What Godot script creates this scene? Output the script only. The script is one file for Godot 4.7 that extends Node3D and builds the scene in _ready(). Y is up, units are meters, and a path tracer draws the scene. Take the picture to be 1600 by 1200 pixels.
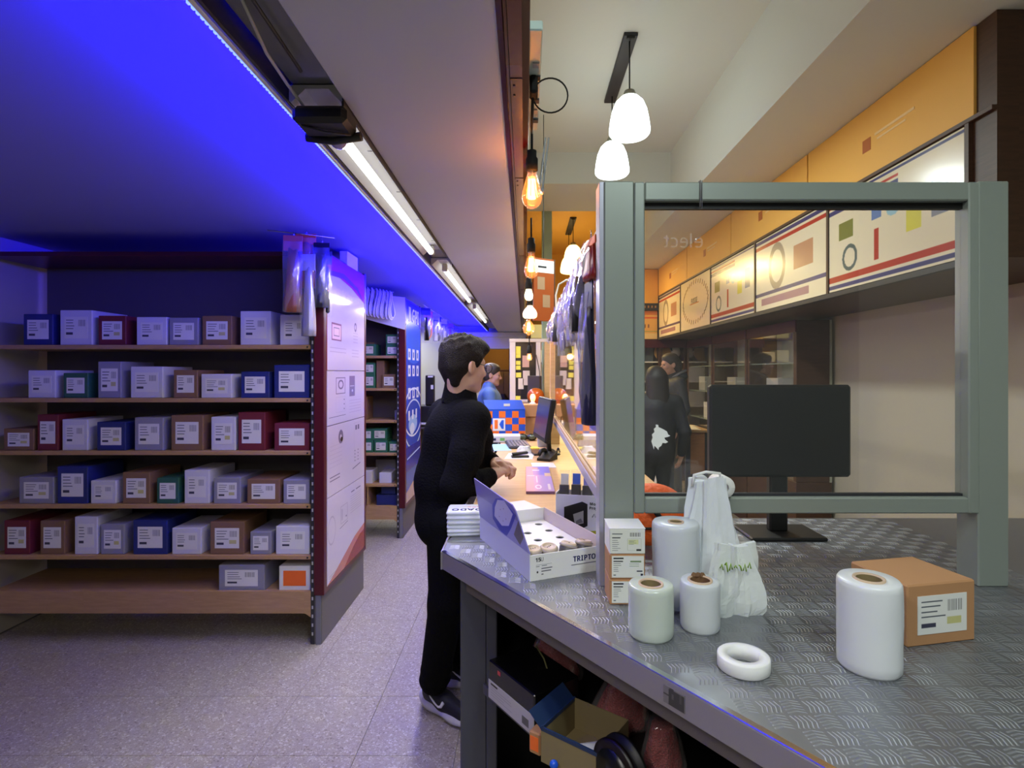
extends Node3D
# An electrical shop: aisle of shelving on the left under a low soffit, staff counter with a glass screen, customers' side on the right.
# World: x right, y up, distance from the camera is -z. V(x, y, d) turns (x, height, distance) into a point.

const EYE := 1.54
const FOCAL := 850.0
var rng := RandomNumberGenerator.new()
var taken := {}
var shared := {}
var M := {}
var noise := FastNoiseLite.new()

func V(x: float, y: float, d: float) -> Vector3:
	return Vector3(x, y, -d)

# ---------------------------------------------------------------- mesh maker
class Mk:
	var st := SurfaceTool.new()
	func _init(smooth := false):
		st.begin(Mesh.PRIMITIVE_TRIANGLES)
		st.set_smooth_group(0 if smooth else -1)
	func flat(): st.set_smooth_group(-1); return self
	func soft(): st.set_smooth_group(0); return self
	func vtx(p: Vector3, u := Vector2.ZERO):
		st.set_uv(u); st.add_vertex(p)
	# corners counter-clockwise as seen from outside
	func tri(a, b, c, ua := Vector2.ZERO, ub := Vector2.ZERO, uc := Vector2.ZERO):
		vtx(a, ua); vtx(c, uc); vtx(b, ub)
	func quad(a, b, c, d, full := false):
		if full:
			var u := [Vector2(0, 1), Vector2(1, 1), Vector2(1, 0), Vector2(0, 0)]
			tri(a, b, c, u[0], u[1], u[2]); tri(a, c, d, u[0], u[2], u[3])
		else:
			tri(a, b, c); tri(a, c, d)
	func box(c: Vector3, s: Vector3, bv := 0.0, t := Basis.IDENTITY, face_uv := false):
		var h := s / 2.0
		bv = minf(bv, minf(h.x, minf(h.y, h.z)) * 0.9)
		if bv <= 0.0:
			var P := func(x, y, z): return c + t * Vector3(x * h.x, y * h.y, z * h.z)
			quad(P.call(-1, -1, 1), P.call(1, -1, 1), P.call(1, 1, 1), P.call(-1, 1, 1), face_uv)
			quad(P.call(1, -1, -1), P.call(-1, -1, -1), P.call(-1, 1, -1), P.call(1, 1, -1), false)
			quad(P.call(1, -1, 1), P.call(1, -1, -1), P.call(1, 1, -1), P.call(1, 1, 1), false)
			quad(P.call(-1, -1, -1), P.call(-1, -1, 1), P.call(-1, 1, 1), P.call(-1, 1, -1), false)
			quad(P.call(-1, 1, 1), P.call(1, 1, 1), P.call(1, 1, -1), P.call(-1, 1, -1), false)
			quad(P.call(-1, -1, -1), P.call(1, -1, -1), P.call(1, -1, 1), P.call(-1, -1, 1), false)
			return self
		# chamfered: per axis, three vertices at each corner
		var g := h - Vector3(bv, bv, bv)
		var Q := func(sx, sy, sz, ax): # vertex of corner on the face of axis ax
			var e := Vector3(sx * (h.x if ax == 0 else g.x), sy * (h.y if ax == 1 else g.y), sz * (h.z if ax == 2 else g.z))
			return c + t * e
		quad(Q.call(-1, -1, 1, 2), Q.call(1, -1, 1, 2), Q.call(1, 1, 1, 2), Q.call(-1, 1, 1, 2), face_uv)
		quad(Q.call(1, -1, -1, 2), Q.call(-1, -1, -1, 2), Q.call(-1, 1, -1, 2), Q.call(1, 1, -1, 2))
		quad(Q.call(1, -1, 1, 0), Q.call(1, -1, -1, 0), Q.call(1, 1, -1, 0), Q.call(1, 1, 1, 0))
		quad(Q.call(-1, -1, -1, 0), Q.call(-1, -1, 1, 0), Q.call(-1, 1, 1, 0), Q.call(-1, 1, -1, 0))
		quad(Q.call(-1, 1, 1, 1), Q.call(1, 1, 1, 1), Q.call(1, 1, -1, 1), Q.call(-1, 1, -1, 1))
		quad(Q.call(-1, -1, -1, 1), Q.call(1, -1, -1, 1), Q.call(1, -1, 1, 1), Q.call(-1, -1, 1, 1))
		for a in [-1, 1]:
			for b in [-1, 1]:
				var q := [[Q.call(-1, a, b, 1), Q.call(1, a, b, 1), Q.call(1, a, b, 2), Q.call(-1, a, b, 2)], [Q.call(a, -1, b, 2), Q.call(a, 1, b, 2), Q.call(a, 1, b, 0), Q.call(a, -1, b, 0)], [Q.call(a, b, -1, 0), Q.call(a, b, 1, 0), Q.call(a, b, 1, 1), Q.call(a, b, -1, 1)]]
				for k in 3:
					if a * b > 0: quad(q[k][3], q[k][2], q[k][1], q[k][0])
					else: quad(q[k][0], q[k][1], q[k][2], q[k][3])
		for sx in [-1, 1]:
			for sy in [-1, 1]:
				for sz in [-1, 1]:
					if sx * sy * sz > 0: tri(Q.call(sx, sy, sz, 0), Q.call(sx, sy, sz, 1), Q.call(sx, sy, sz, 2))
					else: tri(Q.call(sx, sy, sz, 0), Q.call(sx, sy, sz, 2), Q.call(sx, sy, sz, 1))
		return self
	# profile: (radius, height) from bottom to top of the outside; may come back down inside
	func lathe(prof: Array, segs := 24, at := Vector3.ZERO, t := Basis.IDENTITY):
		for s in segs:
			var a0 := TAU * s / segs
			var a1 := TAU * (s + 1) / segs
			for i in prof.size() - 1:
				var p: Vector2 = prof[i]
				var q: Vector2 = prof[i + 1]
				var A: Vector3 = at + t * Vector3(p.x * cos(a0), p.y, -p.x * sin(a0))
				var B: Vector3 = at + t * Vector3(p.x * cos(a1), p.y, -p.x * sin(a1))
				var C: Vector3 = at + t * Vector3(q.x * cos(a1), q.y, -q.x * sin(a1))
				var D: Vector3 = at + t * Vector3(q.x * cos(a0), q.y, -q.x * sin(a0))
				if p.x > 1e-6: tri(A, B, C, Vector2(float(s) / segs, p.y), Vector2(float(s + 1) / segs, p.y), Vector2(float(s + 1) / segs, q.y))
				if q.x > 1e-6: tri(A, C, D, Vector2(float(s) / segs, p.y), Vector2(float(s + 1) / segs, q.y), Vector2(float(s) / segs, q.y))
		return self
	func tube(pts: Array, r: float, segs := 8, r_end := -1.0, closed := false):
		var n := pts.size()
		var rings := []
		var up := Vector3.UP
		for i in n:
			var dir: Vector3
			if closed: dir = pts[(i + 1) % n] - pts[(i + n - 1) % n]
			else: dir = pts[mini(i + 1, n - 1)] - pts[maxi(i - 1, 0)]
			dir = dir.normalized()
			if i == 0: up = Vector3.UP if absf(dir.y) < 0.9 else Vector3.RIGHT
			var sx := dir.cross(up).normalized()
			up = sx.cross(dir).normalized()
			var rr := r if r_end < 0.0 else lerpf(r, r_end, float(i) / (n - 1))
			var ring := []
			for s in segs:
				var a := TAU * s / segs
				ring.append(pts[i] + sx * cos(a) * rr + up * sin(a) * rr)
			rings.append(ring)
		var last := n if closed else n - 1
		for i in last:
			for s in segs:
				var s2 := (s + 1) % segs
				var j := (i + 1) % n
				quad(rings[i][s], rings[j][s], rings[j][s2], rings[i][s2])
		if not closed:
			for s in range(1, segs - 1):
				tri(rings[0][0], rings[0][s], rings[0][s + 1])
				tri(rings[n - 1][0], rings[n - 1][s + 1], rings[n - 1][s])
		return self
	# polygon in the xy plane (counter-clockwise), from z0 to z1
	func prism(poly: Array, z0: float, z1: float, at := Vector3.ZERO, t := Basis.IDENTITY, front_uv := Rect2()):
		var pk := PackedVector2Array(poly)
		if not Geometry2D.is_polygon_clockwise(pk): pass
		else: pk.reverse()
		var ix := Geometry2D.triangulate_polygon(pk)
		var P := func(v: Vector2, z): return at + t * Vector3(v.x, v.y, z)
		var U := func(v: Vector2): return Vector2.ZERO if front_uv.size.x == 0 else Vector2((v.x - front_uv.position.x) / front_uv.size.x, 1.0 - (v.y - front_uv.position.y) / front_uv.size.y)
		for i in range(0, ix.size(), 3):
			var a := pk[ix[i]]
			var b := pk[ix[i + 1]]
			var c := pk[ix[i + 2]]
			if (b - a).cross(c - a) < 0.0:
				var s := b; b = c; c = s
			tri(P.call(a, z1), P.call(b, z1), P.call(c, z1), U.call(a), U.call(b), U.call(c))
			tri(P.call(a, z0), P.call(c, z0), P.call(b, z0))
		for i in pk.size():
			var a := pk[i]
			var b := pk[(i + 1) % pk.size()]
			quad(P.call(a, z0), P.call(b, z0), P.call(b, z1), P.call(a, z1))
		return self
	# a closed sheet: grid of front points (rows from top to bottom) with thickness along n
	func sheet(rows: Array, thick: Vector3):
		var R := rows.size()
		var C: int = rows[0].size()
		for i in R - 1:
			for j in C - 1:
				var a: Vector3 = rows[i + 1][j]
				var b: Vector3 = rows[i + 1][j + 1]
				var c: Vector3 = rows[i][j + 1]
				var d: Vector3 = rows[i][j]
				quad(a, b, c, d)
				quad(b - thick, a - thick, d - thick, c - thick)
		return self
	func ell(c: Vector3, r: Vector3, segs := 14, rings := 8, t := Basis.IDENTITY):
		var P := func(i, s):
			var th: float = PI * i / rings
			var a: float = TAU * s / segs
			return c + t * Vector3(r.x * sin(th) * cos(a), -r.y * cos(th), -r.z * sin(th) * sin(a))
		for i in rings:
			for s in segs:
				if i > 0: tri(P.call(i, s), P.call(i, s + 1), P.call(i + 1, s + 1))
				if i < rings - 1: tri(P.call(i, s), P.call(i + 1, s + 1), P.call(i + 1, s))
		return self
	func mesh() -> ArrayMesh:
		st.generate_normals()
		return st.commit()

# ---------------------------------------------------------------- nodes
func numbered(n: String) -> String:
	taken[n] = taken.get(n, -1) + 1
	return n if taken[n] == 0 else "%s_%03d" % [n, taken[n]]

func tag(o: Node3D, label: String, cat: String, group := "", kind := ""):
	if label: o.set_meta("label", label)
	if cat: o.set_meta("category", cat)
	if group: o.set_meta("group", group)
	if kind: o.set_meta("kind", kind)
	return o

func thing(n: String, label: String, cat: String, at := Vector3.ZERO, turn := 0.0, group := "") -> Node3D:
	var o := Node3D.new()
	o.name = numbered(n)
	add_child(o)
	o.position = at
	o.rotation.y = turn
	tag(o, label, cat, group)
	return o

func part(parent: Node3D, n: String, m: Mesh, material: Material, at := Vector3.ZERO, rot := Vector3.ZERO) -> MeshInstance3D:
	var o := MeshInstance3D.new()
	o.name = n
	o.mesh = m
	o.material_override = material
	o.position = at
	o.rotation = rot
	parent.add_child(o, true)
	return o

func solo(n: String, label: String, cat: String, m: Mesh, material: Material, at := Vector3.ZERO, rot := Vector3.ZERO, group := "") -> MeshInstance3D:
	var o := part(self, numbered(n), m, material, at, rot)
	tag(o, label, cat, group)
	return o

func structure(n: String, m: Mesh, material: Material, at := Vector3.ZERO) -> MeshInstance3D:
	var o := part(self, numbered(n), m, material, at)
	o.set_meta("kind", "structure")
	return o

func bx(s: Vector3, bv := 0.0, face_uv := false) -> ArrayMesh:
	var key := "b%s%s%s" % [s, bv, face_uv]
	if not shared.has(key): shared[key] = Mk.new().box(Vector3.ZERO, s, bv, Basis.IDENTITY, face_uv).mesh()
	return shared[key]

# a box between two corners given as (x, height, distance)
func block(x0, x1, y0, y1, d0, d1, bv := 0.0) -> ArrayMesh:
	return Mk.new().box(Vector3((x0 + x1) / 2.0, (y0 + y1) / 2.0, -(d0 + d1) / 2.0), Vector3(absf(x1 - x0), absf(y1 - y0), absf(d1 - d0)), bv).mesh()

func lettering(parent: Node3D, txt: String, height: float, material: Material, at: Vector3, basis := Basis.IDENTITY, bold := true, n := "lettering") -> MeshInstance3D:
	var f := SystemFont.new()
	f.font_names = PackedStringArray(["Droid Sans"])
	f.font_weight = 700 if bold else 400
	var t := TextMesh.new()
	t.text = txt
	t.font = f
	t.font_size = 24
	t.pixel_size = height / 24.0 * 1.35
	t.depth = 0.0008
	t.curve_step = 1.5
	var o := part(parent, n, t, material, at)
	o.basis = basis
	return o

# ---------------------------------------------------------------- materials
func mat(c: Color, rough := 0.6, metal := 0.0, spec := 0.5) -> StandardMaterial3D:
	var m := StandardMaterial3D.new()
	m.albedo_color = c
	m.roughness = rough
	m.metallic = metal
	m.metallic_specular = spec
	return m

func glow(c: Color, e: float, base := Color(0.9, 0.9, 0.9)) -> StandardMaterial3D:
	var m := mat(base, 0.4)
	m.emission_enabled = true
	m.emission = c
	m.emission_energy_multiplier = e
	return m

func pane(c: Color, alpha: float, rough := 0.03) -> StandardMaterial3D:
	var m := mat(c, rough)
	m.transparency = BaseMaterial3D.TRANSPARENCY_ALPHA
	m.albedo_color.a = alpha
	return m

func film(c: Color, alpha: float, rough := 0.2) -> StandardMaterial3D:
	var m := pane(c, alpha, rough)
	m.metallic_specular = 0.6
	return m

func tex_of(w: int, h: int, f: Callable) -> ImageTexture:
	var b := PackedByteArray()
	b.resize(w * h * 3)
	var k := 0
	for y in h:
		for x in w:
			var c: Color = f.call(x, y)
			b[k] = int(clampf(c.r, 0, 1) * 255); b[k + 1] = int(clampf(c.g, 0, 1) * 255); b[k + 2] = int(clampf(c.b, 0, 1) * 255)
			k += 3
	return ImageTexture.create_from_image(Image.create_from_data(w, h, false, Image.FORMAT_RGB8, b))

func tri_tex(m: StandardMaterial3D, t: Texture2D, scale: float) -> StandardMaterial3D:
	m.albedo_texture = t
	m.uv1_triplanar = true
	m.uv1_world_triplanar = true
	m.uv1_scale = Vector3(scale, scale, scale)
	return m

func with_bump(m: StandardMaterial3D, freq: float, size: float, cm: float) -> StandardMaterial3D:
	var key := "bump%s" % freq
	if not shared.has(key):
		var n := FastNoiseLite.new()
		n.seed = 4
		n.frequency = freq
		n.fractal_octaves = 3
		shared[key] = ImageTexture.create_from_image(n.get_seamless_image(256, 256))
	m.heightmap_enabled = true
	m.heightmap_texture = shared[key]
	m.heightmap_scale = cm
	if not m.uv1_triplanar:
		m.uv1_triplanar = true
		m.uv1_scale = Vector3(size, size, size)
	return m

# flat print: draws rectangles, discs, rings and lines on an image in 0..1 coordinates
class Print:
	var im: Image
	var w: int
	var h: int
	func _init(w_: int, h_: int, bg: Color):
		w = w_; h = h_
		im = Image.create(w, h, false, Image.FORMAT_RGB8)
		im.fill(bg)
	func r(x, y, ww, hh, c: Color): im.fill_rect(Rect2i(int(x * w), int(y * h), maxi(1, int(ww * w)), maxi(1, int(hh * h))), c); return self
	func frame(x, y, ww, hh, c: Color, t := 0.01):
		r(x, y, ww, t, c); r(x, y + hh - t, ww, t, c); r(x, y, t * h / w, hh, c); r(x + ww - t * h / w, y, t * h / w, hh, c); return self
	func disc(cx, cy, rad, c: Color, inner := 0.0, asp := 1.0):
		var R: float = rad * w
		for yy in range(maxi(0, int(cy * h - R * asp)), mini(h, int(cy * h + R * asp) + 1)):
			for xx in range(maxi(0, int(cx * w - R)), mini(w, int(cx * w + R) + 1)):
				var q := Vector2(xx - cx * w, (yy - cy * h) / asp).length()
				if q <= R and q >= inner * w: im.set_pixel(xx, yy, c)
		return self
	func line(x0, y0, x1, y1, c: Color, t := 1):
		var n := int(maxf(absf(x1 - x0) * w, absf(y1 - y0) * h)) + 1
		for i in n + 1:
			var f := float(i) / n
			im.fill_rect(Rect2i(int(lerpf(x0, x1, f) * w), int(lerpf(y0, y1, f) * h), t, t), c)
		return self
	func poly(pts: Array, c: Color):
		var pk := PackedVector2Array(pts)
		for yy in h:
			for xx in w:
				if Geometry2D.is_point_in_polygon(Vector2((xx + 0.5) / w, (yy + 0.5) / h), pk): im.set_pixel(xx, yy, c)
		return self
	func text_lines(x, y, ww, n, gap, c: Color, t := 0.008, g: RandomNumberGenerator = null):
		for i in n: r(x, y + i * gap, ww * (g.randf_range(0.55, 1.0) if g else 1.0), t, c)
		return self
	func mat(rough := 0.5) -> StandardMaterial3D:
		var m := StandardMaterial3D.new()
		m.albedo_texture = ImageTexture.create_from_image(im)
		m.roughness = rough
		m.texture_repeat = false
		return m

# ---------------------------------------------------------------- bodies: smooth joined fields meshed as surface nets
# a bone [a, b, ra, rb, k, colour]; an ellipsoid [centre, radii, basis, k, colour] ; a dent has "sub" as its last item
func nets(prims: Array, cell: float, palette: Array, out: Dictionary):
	var lo := Vector3(1e9, 1e9, 1e9)
	var hi := -lo
	var boxes := []
	for p in prims:
		var a: Vector3
		var b: Vector3
		if p[1] is Vector3 and p.size() > 4 and p[2] is Basis:
			var rr: float = maxf(p[1].x, maxf(p[1].y, p[1].z))
			a = p[0] - Vector3.ONE * rr
			b = p[0] + Vector3.ONE * rr
		else:
			var rr: float = maxf(p[2], p[3])
			a = p[0].min(p[1]) - Vector3.ONE * rr
			b = p[0].max(p[1]) + Vector3.ONE * rr
		boxes.append([a, b])
		if not (p[-1] is String):
			lo = lo.min(a)
			hi = hi.max(b)
	lo -= Vector3.ONE * cell * 3.0
	hi += Vector3.ONE * cell * 3.0
	var nx := int((hi.x - lo.x) / cell) + 2
	var ny := int((hi.y - lo.y) / cell) + 2
	var nz := int((hi.z - lo.z) / cell) + 2
	var f := PackedFloat32Array()
	f.resize(nx * ny * nz)
	f.fill(1000.0)
	var own := PackedByteArray()
	own.resize(nx * ny * nz)
	for pi in prims.size():
		var p: Array = prims[pi]
		var is_ell: bool = p.size() > 4 and p[2] is Basis
		var k: float = p[3] if is_ell else p[4]
		var ci: int = p[4] if is_ell else p[5]
		var sub: bool = p[-1] is String
		var m: float = k + cell * 2.5
		var i0 := clampi(int((boxes[pi][0].x - m - lo.x) / cell), 0, nx - 1)
		var i1 := clampi(int((boxes[pi][1].x + m - lo.x) / cell) + 1, 0, nx - 1)
		var j0 := clampi(int((boxes[pi][0].y - m - lo.y) / cell), 0, ny - 1)
		var j1 := clampi(int((boxes[pi][1].y + m - lo.y) / cell) + 1, 0, ny - 1)
		var k0 := clampi(int((boxes[pi][0].z - m - lo.z) / cell), 0, nz - 1)
		var k1 := clampi(int((boxes[pi][1].z + m - lo.z) / cell) + 1, 0, nz - 1)
		var a: Vector3 = p[0]
		var ab := Vector3.ZERO
		var l2 := 1.0
		var ra := 0.0
		var rb := 0.0
		var inv := Basis.IDENTITY
		var rad := Vector3.ONE
		if is_ell:
			rad = p[1]
			inv = p[2].inverse()
		else:
			ab = p[1] - a
			l2 = maxf(ab.length_squared(), 1e-9)
			ra = p[2]
			rb = p[3]
		for kk in range(k0, k1 + 1):
			for jj in range(j0, j1 + 1):
				var id := (kk * ny + jj) * nx + i0
				var q := Vector3(lo.x + i0 * cell, lo.y + jj * cell, lo.z + kk * cell) - a
				for ii in range(i0, i1 + 1):
					var d: float
					if is_ell:
						var e := inv * q
						var e1 := e / rad
						var l := e1.length()
						d = l * (l - 1.0) / maxf((e1 / rad).length(), 1e-6)
					else:
						var t := clampf(q.dot(ab) / l2, 0.0, 1.0)
						d = (q - ab * t).length() - (ra + (rb - ra) * t)
					var o := f[id]
					if sub:
						d = -d
						var hs := maxf(k - absf(o - d), 0.0) / k
						f[id] = maxf(o, d) + hs * hs * k * 0.25
					else:
						if d < o: own[id] = ci
						var hs := maxf(k - absf(o - d), 0.0) / k
						f[id] = minf(o, d) - hs * hs * k * 0.25
					id += 1
					q.x += cell
	var vid := PackedInt32Array()
	vid.resize(nx * ny * nz)
	vid.fill(-1)
	var vs: PackedVector3Array = out.v
	var cs: PackedColorArray = out.c
	var ix: PackedInt32Array = out.i
	var start := vs.size()
	var offs := [0, 1, nx, nx + 1, nx * ny, nx * ny + 1, nx * ny + nx, nx * ny + nx + 1]
	var edges := [[0, 1], [2, 3], [4, 5], [6, 7], [0, 2], [1, 3], [4, 6], [5, 7], [0, 4], [1, 5], [2, 6], [3, 7]]
	var pos := [Vector3(0, 0, 0), Vector3(1, 0, 0), Vector3(0, 1, 0), Vector3(1, 1, 0), Vector3(0, 0, 1), Vector3(1, 0, 1), Vector3(0, 1, 1), Vector3(1, 1, 1)]
	for kk in nz - 1:
		for jj in ny - 1:
			var id := (kk * ny + jj) * nx
			for ii in nx - 1:
				var f0 := f[id]
				if f0 < 3.0 * cell and f0 > -3.0 * cell:
					var s := 0
					for c in 8:
						if f[id + offs[c]] < 0.0: s |= 1 << c
					if s != 0 and s != 255:
						var sum := Vector3.ZERO
						var n := 0
						for e in edges:
							var fa := f[id + offs[e[0]]]
							var fb := f[id + offs[e[1]]]
							if (fa < 0.0) != (fb < 0.0):
								sum += pos[e[0]].lerp(pos[e[1]], fa / (fa - fb))
								n += 1
						var best := id
						for c in 8:
							if f[id + offs[c]] < f[best]: best = id + offs[c]
						vid[id] = vs.size()
						vs.append(lo + (Vector3(ii, jj, kk) + sum / n) * cell)
						cs.append(palette[own[best]])
				id += 1
	var sx := 1
	var sy := nx
	var sz := nx * ny
	for kk in range(1, nz - 1):
		for jj in range(1, ny - 1):
			var id := (kk * ny + jj) * nx
			for ii in range(1, nx - 1):
				var c := id + ii
				if f[c] > 3.0 * cell: continue
				var inside := f[c] < 0.0
				for ax in 3:
					var st: int = [sx, sy, sz][ax]
					var u: int = [sy, sz, sx][ax]
					var w: int = [sz, sx, sy][ax]
					if inside != (f[c + st] < 0.0):
						var q0 := vid[c - u - w]
						var q1 := vid[c - w]
						var q2 := vid[c]
						var q3 := vid[c - u]
						if q0 < 0 or q1 < 0 or q2 < 0 or q3 < 0: continue
						if inside: ix.append_array([q0, q2, q1, q0, q3, q2])
						else: ix.append_array([q0, q1, q2, q0, q2, q3])
	out.v = vs
	out.c = cs
	out.i = ix

func body(groups: Array, palette: Array) -> ArrayMesh:
	var out := {"v": PackedVector3Array(), "c": PackedColorArray(), "i": PackedInt32Array()}
	for g in groups: nets(g[0], g[1], palette, out)
	var v: PackedVector3Array = out.v
	var ix: PackedInt32Array = out.i
	var n := PackedVector3Array()
	n.resize(v.size())
	for t in range(0, ix.size(), 3):
		var c := (v[ix[t + 2]] - v[ix[t]]).cross(v[ix[t + 1]] - v[ix[t]])
		n[ix[t]] += c
		n[ix[t + 1]] += c
		n[ix[t + 2]] += c
	for i in n.size(): n[i] = n[i].normalized()
	var a := []
	a.resize(Mesh.ARRAY_MAX)
	a[Mesh.ARRAY_VERTEX] = v
	a[Mesh.ARRAY_NORMAL] = n
	a[Mesh.ARRAY_COLOR] = out.c
	a[Mesh.ARRAY_INDEX] = ix
	var m := ArrayMesh.new()
	m.add_surface_from_arrays(Mesh.PRIMITIVE_TRIANGLES, a)
	return m

func bone(a: Vector3, b: Vector3, ra: float, rb: float, k := 0.02, c := 0) -> Array: return [a, b, ra, rb, k, c]
func blob(c: Vector3, r: Vector3, t := Basis.IDENTITY, k := 0.015, ci := 0) -> Array: return [c, r, t, k, ci]
func dent(c: Vector3, r: Vector3, t := Basis.IDENTITY, k := 0.008) -> Array: return [c, r, t, k, 0, "sub"]

# a head about 0.23 m tall; t: x = the person's right ... as seen from outside x is to the head's left hand side when it looks along +z of t
func head(c: Vector3, t: Basis, s := 1.0, skin := 0, eye := 1, lip := 2) -> Array:
	var P := func(x, y, z): return c + t * (Vector3(x, y, z) * s)
	var R := func(x, y, z): return Vector3(x, y, z) * s
	var out := [
		blob(P.call(0, 0.035, -0.012), R.call(0.074, 0.086, 0.094), t, 0.02, skin),
		blob(P.call(0, -0.03, 0.022), R.call(0.06, 0.078, 0.068), t, 0.03, skin),
		bone(P.call(-0.035, -0.07, 0.02), P.call(0, -0.092, 0.062), 0.022 * s, 0.019 * s, 0.025, skin),
		bone(P.call(0.035, -0.07, 0.02), P.call(0, -0.092, 0.062), 0.022 * s, 0.019 * s, 0.025, skin),
		bone(P.call(-0.035, 0.022, 0.068), P.call(0.035, 0.022, 0.068), 0.012 * s, 0.012 * s, 0.015, skin),
		blob(P.call(0.04, -0.025, 0.058), R.call(0.022, 0.022, 0.02), t, 0.02, skin),
		blob(P.call(-0.04, -0.025, 0.058), R.call(0.022, 0.022, 0.02), t, 0.02, skin),
		dent(P.call(0.03, 0.003, 0.092), R.call(0.016, 0.01, 0.014), t, 0.012),
		dent(P.call(-0.03, 0.003, 0.092), R.call(0.016, 0.01, 0.014), t, 0.012),
		bone(P.call(0, 0.012, 0.082), P.call(0, -0.026, 0.103), 0.008 * s, 0.012 * s, 0.01, skin),
		blob(P.call(0.011, -0.031, 0.094), R.call(0.009, 0.008, 0.01), t, 0.006, skin),
		blob(P.call(-0.011, -0.031, 0.094), R.call(0.009, 0.008, 0.01), t, 0.006, skin),
		bone(P.call(-0.02, -0.06, 0.078), P.call(0.02, -0.06, 0.078), 0.007 * s, 0.007 * s, 0.006, lip),
		blob(P.call(0.03, 0.003, 0.077), R.call(0.011, 0.008, 0.009), t, 0.003, eye),
		blob(P.call(-0.03, 0.003, 0.077), R.call(0.011, 0.008, 0.009), t, 0.003, eye)]
	for e in [-1, 1]:
		out.append(blob(P.call(e * 0.078, -0.004, -0.012), R.call(0.011, 0.034, 0.021), t * Basis(Vector3.UP, e * -0.35), 0.008, skin))
		out.append(dent(P.call(e * 0.089, 0.0, -0.006), R.call(0.008, 0.017, 0.009), t, 0.006))
	return out

func _ready():
	rng.seed = 11
	noise.seed = 3
	# ------------------------------------------------ camera
	var cam := Camera3D.new()
	cam.name = "camera"
	cam.projection = Camera3D.PROJECTION_FRUSTUM
	cam.near = 0.05
	cam.far = 60.0
	cam.size = 0.05 * 1200.0 / FOCAL
	cam.frustum_offset = Vector2(-20.0, -18.0) / FOCAL * 0.05
	cam.position = Vector3(0, EYE, 0)
	add_child(cam)
	cam.current = true
	# ------------------------------------------------ surroundings and exposure
	var env := Environment.new()
	env.background_mode = Environment.BG_COLOR
	env.background_color = Color(0.02, 0.02, 0.025)
	env.tonemap_mode = Environment.TONE_MAPPER_LINEAR
	env.tonemap_exposure = 1.3
	env.sdfgi_enabled = true
	env.ssao_enabled = true
	env.ssil_enabled = true
	var we := WorldEnvironment.new()
	we.name = "surroundings"
	we.environment = env
	add_child(we)
	make_materials()
	room()
	lamps()
	shelving()
	counter()
	screen()
	on_counter()
	on_desk()
	under_counter()
	hanging()
	far_end()
	customers_side()
	people()

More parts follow.
